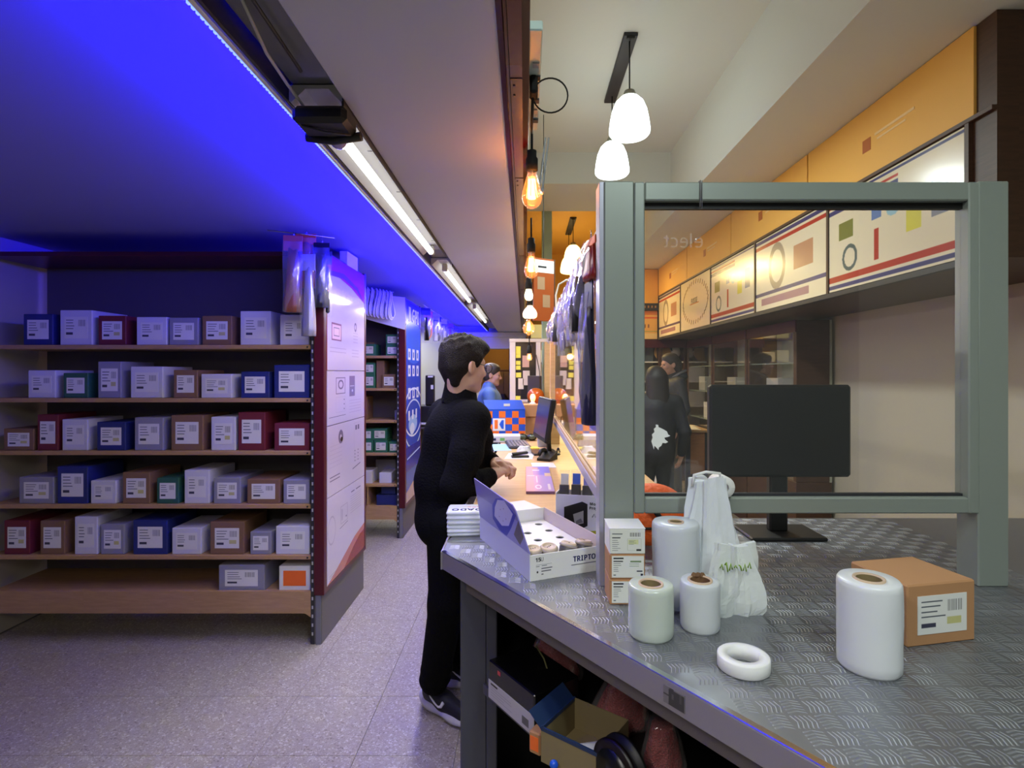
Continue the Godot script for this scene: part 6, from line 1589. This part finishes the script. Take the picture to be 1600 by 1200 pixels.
	for k in 3: carton("white carton on the corner unit, %s" % ["lower shelf left", "lower shelf right", "middle shelf"][k], "cartons on the corner unit", V([1.72, 2.08, 2.08][k], [1.069, 1.069, 1.419][k], 7.9), Vector3(0.24, 0.2, 0.2), M.white, null)
	# wooden table, white bag
	var tb := thing("low_table", "wooden table with papers behind the man in the hood", "table", V(2.09, 0, 6.9))
	part(tb, "top", bx(Vector3(0.30, 0.03, 0.7), 0.004), M.shelf_wood, Vector3(0, 0.83, 0))
	part(tb, "front", bx(Vector3(0.22, 0.5, 0.02), 0.002), M.table_wood, Vector3(0.03, 0.56, 0.3))
	for q in [-1, 1]:
		for z in [-1, 1]: part(tb, "leg", bx(Vector3(0.05, 0.815, 0.05), 0.003), M.dark_grey, Vector3(q * 0.115, 0.4075, z * 0.29))
	for k in 3: solo("paper_sheet", ["paper sheet on the wooden table, nearest", "paper sheet on the wooden table, middle", "paper sheet on the wooden table, farthest"][k], "paper", bx(Vector3(0.14, 0.006, 0.2)), M.paper, V(2.06 + 0.03 * k, 0.8485, 6.68 + k * 0.2), Vector3(0, 0.3 * k, 0), "papers on the wooden table")
	solo("white_sack", "white printed sack standing on the floor beside the table", "sack", bag_shape(0.13, 0.10, 0.55, 0.1, 131), M.white, V(1.79, 0, 7.15))
	# far wall shelf goods seen over the glass
	var fs := thing("far_shelf", "shelf rack against the orange far wall", "shelf", V(0.55, 0, 9.3))
	for y in [1.7, 2.1, 2.5]: part(fs, "shelf", bx(Vector3(1.0, 0.03, 0.35), 0.003), M.brown_wood, Vector3(0, y, 0))
	for q in [-1, 1]: part(fs, "upright", bx(Vector3(0.04, 2.75, 0.35), 0.003), M.brown_wood, Vector3(q * 0.5, 1.375, 0))
	var fk := 0
	for y in [1.715, 2.115, 2.515]:
		for k in 4:
			fk += 1
			carton("%s carton on the %s board of the far shelf rack, %s" % [["grey", "green-grey", "brown", "pale"][(k + fk) % 4], {1.715: "lowest", 2.115: "middle", 2.515: "top"}[y], ["first from the left", "second from the left", "third from the left", "fourth from the left"][k]], "cartons on the far shelf rack", V(0.2 + k * 0.23, y, 9.28), Vector3(0.2, 0.17 + 0.03 * ((k + fk) % 3), 0.25), [M.mid_grey, M.grey_wall, M.cardboard, M.paper][(k + fk) % 4], null)
	var hr := thing("hanger_rod", "white curved rod arching over the side glass", "rod", V(0.215, 1.932, 3.6))
	part(hr, "rod", Mk.new(true).tube([Vector3(0.0, 0.0, 0.0), Vector3(-0.01, 0.12, 0), Vector3(0.01, 0.19, 0), Vector3(0.06, 0.22, 0), Vector3(0.12, 0.225, 0)], 0.006, 8).mesh(), M.white)
	# black monitor on the customers' ledge
	var mo := thing("monitor", "black monitor seen from behind on the customers' side of the glass", "monitor", V(0.83, TOP, 1.78))
	part(mo, "base", bx(Vector3(0.24, 0.012, 0.16), 0.004), M.black, Vector3(0, 0.006, 0))
	part(mo, "neck", bx(Vector3(0.06, 0.24, 0.03), 0.005), M.black, Vector3(0, 0.13, -0.01))
	part(mo, "housing", bx(Vector3(0.46, 0.30, 0.035), 0.008), M.black, Vector3(0, 0.34, 0))

# ---------------------------------------------------------------- people
func skin_mat() -> StandardMaterial3D:
	var m := mat(Color.WHITE, 0.5)
	m.vertex_color_use_as_albedo = true
	m.subsurf_scatter_enabled = true
	m.subsurf_scatter_strength = 0.08
	return m

func hand(wrist: Vector3, fwd: Vector3, up_: Vector3, s: float, curl: float, c: int) -> Array:
	# fwd: towards the fingers; up_: back of the hand; thumb on the s side
	var f := fwd.normalized()
	var r := f.cross(up_).normalized()
	var u := r.cross(f).normalized()
	var out := []
	var palm := wrist + f * 0.05
	out.append(blob(palm, Vector3(0.040, 0.016, 0.048), Basis(r, u, -f), 0.012, c))
	out.append(bone(wrist - f * 0.03, wrist + f * 0.02, 0.026, 0.027, 0.02, c))
	var lens := [0.068, 0.078, 0.073, 0.058]
	for k in 4:
		var side := (k - 1.5) * 0.0195 * -s
		var a := wrist + f * (0.088 - 0.006 * absf(k - 1.3)) + r * side
		var cu := curl * (1.0 + 0.08 * k)
		var d1 := (f * cos(cu * 0.45) - u * sin(cu * 0.45))
		var d2 := (f * cos(cu * 1.15) - u * sin(cu * 1.15))
		var d3 := (f * cos(cu * 1.75) - u * sin(cu * 1.75))
		var p1: Vector3 = a + d1 * lens[k] * 0.48
		var p2: Vector3 = p1 + d2 * lens[k] * 0.32
		var p3: Vector3 = p2 + d3 * lens[k] * 0.22
		out.append(bone(a - f * 0.015, p1, 0.0098, 0.0090, 0.006, c))
		out.append(bone(p1, p2, 0.0090, 0.0083, 0.004, c))
		out.append(bone(p2, p3, 0.0083, 0.0074, 0.004, c))
	var ta := wrist + f * 0.022 + r * (0.030 * s)
	var tb := ta + (f * 0.6 + r * 0.7 * s - u * 0.25).normalized() * 0.036
	var tc := tb + (f * 0.9 + r * 0.1 * s - u * 0.3).normalized() * 0.034
	out.append(bone(ta, tb, 0.0125, 0.0105, 0.010, c))
	out.append(bone(tb, tc, 0.0105, 0.0085, 0.004, c))
	return out

func people():
	var sk := Color(0.56, 0.34, 0.26)
	var lip := Color(0.42, 0.19, 0.16)
	var eye := Color(0.05, 0.035, 0.03)
	var sm := skin_mat()
	# ---- the boy in black leaning on the counter (points are relative to his base)
	var at := V(-0.33, 0, 2.46)
	var o := func(x, y, d): return V(x, y, d) - at
	var p := thing("person", "person in black fleece and glasses leaning on the counter, hands clasped", "person", at)
	var fw := Vector3(0.80, 0.0, -0.60)
	var ht := Basis(fw.cross(Vector3.UP) * -1.0, Vector3.UP, fw) * Basis(Vector3.RIGHT, 0.10)
	var hc: Vector3 = o.call(-0.268, 1.568, 2.44)
	var head_g := head(hc, ht, 1.0, 0, 1, 2)
	head_g.append(bone(hc + ht * Vector3(0, -0.06, -0.035), o.call(-0.290, 1.36, 2.46), 0.047, 0.056, 0.03, 0))
	var wr: Vector3 = o.call(-0.150, 1.094, 2.335)
	var wl: Vector3 = o.call(-0.140, 1.130, 2.47)
	var hands := hand(wr, Vector3(0.62, 0.30, -0.72), Vector3(-0.25, 0.85, 0.5), -1.0, 1.0, 0)
	hands += hand(wl, Vector3(0.70, 0.02, 0.55), Vector3(0.05, 0.98, -0.3), 1.0, 1.15, 0)
	var trunk := [bone(o.call(-0.36, 0.92, 2.46), o.call(-0.355, 1.05, 2.46), 0.105, 0.105, 0.04), bone(o.call(-0.355, 1.05, 2.46), o.call(-0.30, 1.28, 2.46), 0.105, 0.12, 0.04), bone(o.call(-0.23, 1.35, 2.33), o.call(-0.37, 1.35, 2.59), 0.06, 0.06, 0.04), bone(o.call(-0.293, 1.34, 2.46), o.call(-0.285, 1.43, 2.45), 0.06, 0.055, 0.03),
		bone(o.call(-0.215, 1.345, 2.31), o.call(-0.30, 1.06, 2.24), 0.05, 0.04, 0.03), bone(o.call(-0.30, 1.06, 2.24), wr, 0.04, 0.027, 0.02), bone(o.call(-0.385, 1.345, 2.61), o.call(-0.27, 1.08, 2.68), 0.05, 0.04, 0.03), bone(o.call(-0.27, 1.08, 2.68), wl, 0.04, 0.027, 0.02),
		bone(o.call(-0.335, 0.90, 2.385), o.call(-0.345, 0.50, 2.41), 0.08, 0.055, 0.03), bone(o.call(-0.345, 0.50, 2.41), o.call(-0.41, 0.09, 2.475), 0.055, 0.032, 0.02), bone(o.call(-0.37, 0.90, 2.54), o.call(-0.35, 0.50, 2.62), 0.085, 0.055, 0.03), bone(o.call(-0.35, 0.50, 2.62), o.call(-0.345, 0.09, 2.68), 0.055, 0.032, 0.02),
		bone(o.call(-0.43, 0.06, 2.50), o.call(-0.33, 0.05, 2.425), 0.024, 0.02, 0.02), bone(o.call(-0.375, 0.06, 2.685), o.call(-0.25, 0.05, 2.66), 0.024, 0.02, 0.02)]
	part(p, "body", body([[trunk, 0.014], [head_g, 0.0042], [hands, 0.0036]], [sk, eye, lip]), sm)
	# fleece
	var fz := [bone(o.call(-0.365, 0.90, 2.47), o.call(-0.36, 1.05, 2.46), 0.125, 0.128, 0.05), bone(o.call(-0.36, 1.05, 2.46), o.call(-0.312, 1.25, 2.455), 0.128, 0.146, 0.05), bone(o.call(-0.36, 0.87, 2.43), o.call(-0.37, 0.87, 2.51), 0.12, 0.12, 0.05),
		bone(o.call(-0.235, 1.335, 2.34), o.call(-0.365, 1.335, 2.58), 0.082, 0.082, 0.06), bone(o.call(-0.30, 1.33, 2.46), o.call(-0.29, 1.40, 2.455), 0.085, 0.070, 0.04),
		bone(o.call(-0.225, 1.335, 2.32), o.call(-0.245, 1.20, 2.265), 0.075, 0.070, 0.04), bone(o.call(-0.245, 1.20, 2.265), o.call(-0.285, 1.075, 2.245), 0.070, 0.062, 0.02), bone(o.call(-0.285, 1.075, 2.245), o.call(-0.20, 1.074, 2.30), 0.060, 0.050, 0.025), bone(o.call(-0.20, 1.074, 2.30), wr + Vector3(-0.008, -0.002, 0.006), 0.050, 0.042, 0.02),
		bone(o.call(-0.38, 1.335, 2.60), o.call(-0.30, 1.10, 2.68), 0.075, 0.060, 0.04), bone(o.call(-0.30, 1.10, 2.68), wl + Vector3(-0.012, 0.0, -0.02), 0.060, 0.042, 0.025),
		bone(o.call(-0.205, 1.24, 2.47), o.call(-0.255, 1.10, 2.47), 0.06, 0.05, 0.05)]
	for k in 5: fz.append([o.call(-0.20 - 0.02 * k, 1.15 + 0.035 * k, 2.17 + 0.004 * k), Vector3(0.05, 0.006, 0.02), Basis(Vector3.BACK, -0.7 + 0.25 * k), 0.012, 0, "sub"])
	for k in 4: fz.append([o.call(-0.185, 1.075 + 0.0, 2.245) + Vector3(-0.03 * k, 0.03, 0.0), Vector3(0.006, 0.04, 0.02), Basis(Vector3.BACK, 0.3), 0.01, 0, "sub"])
	var cloth := with_bump(mat(Color(0.062, 0.062, 0.075), 0.9, 0.0, 0.2), 0.06, 5.0, 0.25)
	var jk := part(p, "fleece", body([[fz, 0.0105]], [Color.WHITE]), cloth)
	# collar: an open band round the neck
	var cb := Mk.new(true)
	var rings := []
	for i in 6:
		var prof: Array = [[-0.03, 0.088], [0.03, 0.074], [0.068, 0.069], [0.07, 0.064], [0.03, 0.066], [-0.03, 0.07]][i]
		var ring := []
		for s in 28:
			var a := TAU * s / 28.0
			ring.append(o.call(-0.288, 1.412, 2.455) + Vector3(cos(a) * prof[1] * 1.02, prof[0] - 0.034 * cos(a), -sin(a) * prof[1]))
		rings.append(ring)
	for i in 5:
		for s in 28: cb.quad(rings[i][s], rings[i][(s + 1) % 28], rings[i + 1][(s + 1) % 28], rings[i + 1][s])
	part(jk, "collar", cb.mesh(), cloth)
	# trousers
	var tr := [bone(o.call(-0.335, 0.88, 2.39), o.call(-0.345, 0.52, 2.41), 0.098, 0.080, 0.03), bone(o.call(-0.345, 0.52, 2.41), o.call(-0.41, 0.15, 2.465), 0.080, 0.066, 0.03), bone(o.call(-0.37, 0.88, 2.54), o.call(-0.345, 0.52, 2.62), 0.098, 0.080, 0.03), bone(o.call(-0.345, 0.52, 2.62), o.call(-0.34, 0.15, 2.665), 0.080, 0.066, 0.03), bone(o.call(-0.36, 0.90, 2.44), o.call(-0.36, 0.90, 2.50), 0.112, 0.112, 0.04),
		blob(o.call(-0.405, 0.155, 2.46), Vector3(0.070, 0.022, 0.066)), blob(o.call(-0.395, 0.205, 2.45), Vector3(0.070, 0.02, 0.064)), blob(o.call(-0.338, 0.155, 2.655), Vector3(0.068, 0.022, 0.064))]
	part(p, "trousers", body([[tr, 0.011]], [Color.WHITE]), with_bump(mat(Color(0.055, 0.055, 0.062), 0.9, 0.0, 0.2), 0.05, 5.0, 0.2))
	# shoes: (toe direction, heel)
	for s in [[o.call(-0.455, 0, 2.525), Vector3(0.78, 0, 0.62), "shoe"], [o.call(-0.40, 0, 2.69), Vector3(0.98, 0, 0.20), "shoe"]]:
		var f: Vector3 = s[1].normalized()
		var r := f.cross(Vector3.UP)
		var tb := Basis(f, Vector3.UP, r)
		var H: Vector3 = s[0]
		var up := [bone(H + tb * Vector3(0.035, 0.07, 0), H + tb * Vector3(0.12, 0.06, 0), 0.042, 0.040, 0.02), bone(H + tb * Vector3(0.12, 0.06, 0), H + tb * Vector3(0.235, 0.045, 0), 0.041, 0.033, 0.02), bone(H + tb * Vector3(0.05, 0.09, 0), H + tb * Vector3(0.06, 0.145, 0), 0.043, 0.047, 0.02), blob(H + tb * Vector3(0.012, 0.10, 0), Vector3(0.02, 0.04, 0.03), tb, 0.02)]
		var sh := part(p, "shoe", body([[up, 0.008]], [Color.WHITE]), mat(Color(0.04, 0.04, 0.05), 0.6))
		var so := [blob(H + tb * Vector3(0.055, 0.031, 0), Vector3(0.078, 0.031, 0.049), tb, 0.02), blob(H + tb * Vector3(0.20, 0.022, 0), Vector3(0.085, 0.022, 0.049), tb, 0.03), bone(H + tb * Vector3(0.04, 0.024, 0), H + tb * Vector3(0.2, 0.022, 0), 0.024, 0.022, 0.03), blob(H + tb * Vector3(-0.012, 0.05, 0), Vector3(0.02, 0.03, 0.032), tb, 0.02)]
		part(sh, "sole", body([[so, 0.007]], [Color.WHITE]), mat(Color(0.74, 0.73, 0.78), 0.6))
		# tick mark on the outer side
		var tick = Mk.new(true).tube([Vector3(0.055, 0.098, 0.0435), Vector3(0.075, 0.082, 0.0445), Vector3(0.10, 0.066, 0.044), Vector3(0.125, 0.057, 0.0425), Vector3(0.14, 0.062, 0.041), Vector3(0.15, 0.08, 0.038)], 0.002, 6, 0.0085)
		var tk := part(sh, "tick_mark", tick.mesh(), M.white)
		tk.transform = Transform3D(tb, H)
		part(sh, "tongue_mark", bx(Vector3(0.02, 0.014, 0.004), 0.001), M.light_grey, H + tb * Vector3(0.095, 0.115, 0.038), Vector3(-0.4, tb.get_euler().y, 0))
	# hair
	var hp := func(x, y, z): return hc + ht * Vector3(x, y, z)
	var hr := [blob(hp.call(0, 0.047, -0.022), Vector3(0.091, 0.096, 0.106), ht, 0.02), bone(hp.call(-0.035, -0.015, -0.066), hp.call(-0.026, -0.078, -0.056), 0.042, 0.022, 0.035), bone(hp.call(0.035, -0.015, -0.066), hp.call(0.026, -0.078, -0.056), 0.042, 0.022, 0.035), blob(hp.call(0, 0.092, 0.032), Vector3(0.072, 0.044, 0.062), ht, 0.03), bone(hp.call(-0.05, 0.085, 0.07), hp.call(0.045, 0.10, 0.078), 0.018, 0.022, 0.02), bone(hp.call(-0.074, 0.045, 0.025), hp.call(-0.076, -0.005, 0.012), 0.014, 0.008, 0.02), bone(hp.call(0.074, 0.045, 0.025), hp.call(0.076, -0.005, 0.012), 0.014, 0.008, 0.02),
		[hp.call(0, -0.045, 0.085), Vector3(0.12, 0.098, 0.075), ht, 0.012, 0, "sub"], [hp.call(-0.10, -0.022, 0.0), Vector3(0.05, 0.042, 0.026), ht, 0.01, 0, "sub"], [hp.call(0.10, -0.022, 0.0), Vector3(0.05, 0.042, 0.026), ht, 0.01, 0, "sub"], [hp.call(-0.11, -0.10, -0.01), Vector3(0.075, 0.06, 0.06), ht, 0.012, 0, "sub"], [hp.call(0.11, -0.10, -0.01), Vector3(0.075, 0.06, 0.06), ht, 0.012, 0, "sub"]]
	for k in 26: # short locks lying on the crown, each just proud of it
		var az := k * 2.4
		var el := 0.35 + 1.0 * (k / 26.0)
		var q0: Vector3 = Vector3(0.090 * cos(az) * cos(el), 0.047 + 0.096 * sin(el), -0.022 + 0.105 * sin(az) * cos(el))
		var q1: Vector3 = Vector3(0.091 * cos(az + 0.5) * cos(el - 0.3), 0.047 + 0.096 * sin(el - 0.3), -0.022 + 0.106 * sin(az + 0.5) * cos(el - 0.3))
		if q1.z > 0.05 and q1.y < 0.09: continue
		hr.append(bone(hp.call(q0.x, q0.y, q0.z), hp.call(q1.x, q1.y, q1.z), 0.010, 0.005, 0.006))
	part(p, "hair", body([[hr, 0.0055]], [Color.WHITE]), with_bump(mat(Color(0.12, 0.10, 0.10), 0.6, 0.0, 0.3), 0.08, 9.0, 0.9))
	# glasses
	var gm := Mk.new(true)
	for e in [-1, 1]:
		var loop := []
		for k in 20: loop.append(hp.call(e * 0.032 + 0.025 * cos(TAU * k / 20.0), 0.0 + 0.019 * sin(TAU * k / 20.0), 0.108))
		gm.tube(loop, 0.0017, 6, -1.0, true)
		gm.tube([hp.call(e * 0.057, 0.006, 0.107), hp.call(e * 0.076, 0.008, 0.085), hp.call(e * 0.080, 0.012, 0.01), hp.call(e * 0.078, 0.0, -0.02)], 0.0018, 6)
	gm.tube([hp.call(-0.008, 0.004, 0.109), hp.call(0.008, 0.004, 0.109)], 0.0016, 6)
	var gl := part(p, "glasses", gm.mesh(), M.black_gloss)
	for e in [-1, 1]:
		var le := part(gl, "lens", Mk.new(true).ell(Vector3.ZERO, Vector3(0.024, 0.018, 0.001), 18, 6).mesh(), M.glass)
		le.transform = Transform3D(ht, hp.call(e * 0.032, 0.0, 0.108))
	# ---- other people: continuous figures
	figure("person in a blue jacket standing behind the chequered carton", V(-0.385, 0, 5.95), 1.64, Vector3(1, 0, -0.08), Color(0.085, 0.17, 0.40), Color(0.02, 0.025, 0.05), Color(0.03, 0.022, 0.02), 0, Vector3(1, -0.10, 0.02))
	figure("person in a grey hooded jacket looking left behind the glass", V(1.745, 0, 6.45), 1.77, Vector3(-1, 0, 0.15), Color(0.045, 0.046, 0.05), Color(0.07, 0.055, 0.035), Color(0.06, 0.05, 0.045), 1, Vector3(-1, -0.05, 0.2))
	figure("person in a black jacket with long dark hair, seen from behind the glass", V(1.19, 0, 4.95), 1.60, Vector3(0.15, 0, -1), Color(0.012, 0.013, 0.018), Color(0.012, 0.012, 0.015), Color(0.012, 0.007, 0.006), 2, Vector3(-0.1, -0.05, -1))

func figure(lab: String, at: Vector3, h: float, dir: Vector3, coat: Color, legs: Color, hair_c: Color, kind: int, look: Vector3):
	var p := thing("person", lab, "person", at)
	var s := h / 1.70
	var f := Vector3(dir.x, 0, dir.z).normalized()
	var r := f.cross(Vector3.UP)
	var B := func(x, y, z): return (r * x + Vector3.UP * y + f * z) * s
	var sk := Color(0.50, 0.28, 0.20)
	var pal := [sk, Color(0.04, 0.03, 0.03), Color(0.36, 0.16, 0.14), coat, legs, Color(0.03, 0.03, 0.03)]
	var hc: Vector3 = B.call(0, 1.565, 0.03)
	var lf := look.normalized()
	var lr := lf.cross(Vector3.UP).normalized()
	var ht := Basis(-lr, (-lr).cross(lf).normalized() * -1.0, lf)
	ht = Basis(Vector3.UP.cross(lf).normalized(), lf.cross(Vector3.UP.cross(lf).normalized()), lf)
	var g1 := head(hc, ht, s, 0, 1, 2)
	g1.append(bone(hc + ht * Vector3(0, -0.07, -0.025) * s, B.call(0, 1.40, -0.015), 0.052 * s, 0.06 * s, 0.03, 0))
	var wide: float = [1.0, 1.12, 1.18][kind]
	var t := [bone(B.call(0, 0.90, 0), B.call(0, 1.10, 0), 0.145 * s * wide, 0.135 * s * wide, 0.05, 3), bone(B.call(0, 1.10, 0), B.call(0, 1.28, 0), 0.135 * s * wide, 0.14 * s * wide, 0.05, 3), bone(B.call(-0.06, 1.0, 0), B.call(-0.09, 1.25, 0), 0.11 * s, 0.11 * s, 0.05, 3), bone(B.call(0.06, 1.0, 0), B.call(0.09, 1.25, 0), 0.11 * s, 0.11 * s, 0.05, 3), bone(B.call(-0.15, 1.36, -0.01), B.call(0.15, 1.36, -0.01), 0.075 * s, 0.075 * s, 0.06, 3), bone(B.call(0, 1.34, -0.01), B.call(0, 1.43, -0.01), 0.085 * s, 0.072 * s, 0.03, 3)]
	for e in [-1, 1]:
		var el: Vector3 = B.call(e * 0.27, 1.07, -0.03)
		var wr: Vector3 = B.call(e * 0.25, 0.86, 0.06)
		if kind == 0:
			el = B.call(e * 0.25, 1.09, 0.02)
			wr = B.call(e * 0.16, 1.08, 0.24)
		if kind == 1 and e > 0:
			el = B.call(e * 0.26, 1.10, 0.08)
			wr = B.call(e * 0.14, 1.30, 0.18)
		t.append(bone(B.call(e * 0.19, 1.355, -0.01), el, 0.068 * s, 0.058 * s, 0.03, 3))
		t.append(bone(el, wr, 0.058 * s, 0.046 * s, 0.02, 3))
		var hd: Vector3 = (wr - el).normalized()
		for q in hand(wr + hd * 0.02, hd, r * e * 1.0 + Vector3(0, 0.1, 0), -e * 1.0, 0.5, 0): g1.append(q)
		t.append(bone(B.call(e * 0.085, 0.92, 0), B.call(e * 0.095, 0.50, 0.01), 0.10 * s, 0.075 * s, 0.03, 4))
		t.append(bone(B.call(e * 0.095, 0.50, 0.01), B.call(e * 0.10, 0.10, -0.02), 0.075 * s, 0.052 * s, 0.03, 4))
		t.append(bone(B.call(e * 0.10, 0.045, -0.05), B.call(e * 0.11, 0.04, 0.15), 0.045 * s, 0.038 * s, 0.03, 5))
	if kind == 1:
		t.append(blob(B.call(0, 1.43, -0.09), Vector3(0.12, 0.065, 0.09) * s, Basis(r, Vector3.UP, f), 0.03, 3))
	if kind == 0:
		t.append(bone(B.call(-0.06, 1.44, -0.01), B.call(0.06, 1.44, -0.01), 0.05 * s, 0.05 * s, 0.03, 3))
	var m := skin_mat()
	m.roughness = 0.65
	part(p, "body", body([[t, 0.016], [g1, 0.0065]], pal), m)
	var hp := func(x, y, z): return hc + ht * Vector3(x, y, z) * s
	var hr := [blob(hp.call(0, 0.045, -0.022), Vector3(0.087, 0.094, 0.102) * s, ht, 0.02), blob(hp.call(0, -0.01, -0.055), Vector3(0.078, 0.07, 0.058) * s, ht, 0.03), blob(hp.call(0, 0.088, 0.022), Vector3(0.066, 0.036, 0.056) * s, ht, 0.03), [hp.call(0, -0.05, 0.085), Vector3(0.12, 0.092, 0.08) * s, ht, 0.012, 0, "sub"], [hp.call(-0.10, -0.03, 0.0), Vector3(0.05, 0.045, 0.028) * s, ht, 0.01, 0, "sub"], [hp.call(0.10, -0.03, 0.0), Vector3(0.05, 0.045, 0.028) * s, ht, 0.01, 0, "sub"]]
	if kind == 1: hr += [blob(hp.call(0, -0.06, -0.085), Vector3(0.075, 0.085, 0.05) * s, ht, 0.03), blob(hp.call(0, 0.0, -0.10), Vector3(0.06, 0.06, 0.045) * s, ht, 0.03)]
	if kind == 2: hr += [bone(hp.call(-0.02, 0.0, -0.06), hp.call(-0.03, -0.26, -0.09), 0.085 * s, 0.075 * s, 0.04), bone(hp.call(0.03, 0.0, -0.05), hp.call(0.05, -0.24, -0.08), 0.08 * s, 0.065 * s, 0.04)]
	part(p, "hair", body([[hr, 0.008]], [Color.WHITE]), mat(Color(hair_c.r, hair_c.g, hair_c.b).linear_to_srgb(), 0.6))
	if kind == 1:
		part(p, "hood_lining", Mk.new(true).tube([B.call(-0.09, 1.42, 0.03), B.call(-0.10, 1.475, -0.06), B.call(-0.05, 1.50, -0.14), B.call(0.05, 1.50, -0.14), B.call(0.10, 1.475, -0.06), B.call(0.09, 1.42, 0.03)], 0.016, 8).mesh(), M.mid_grey)
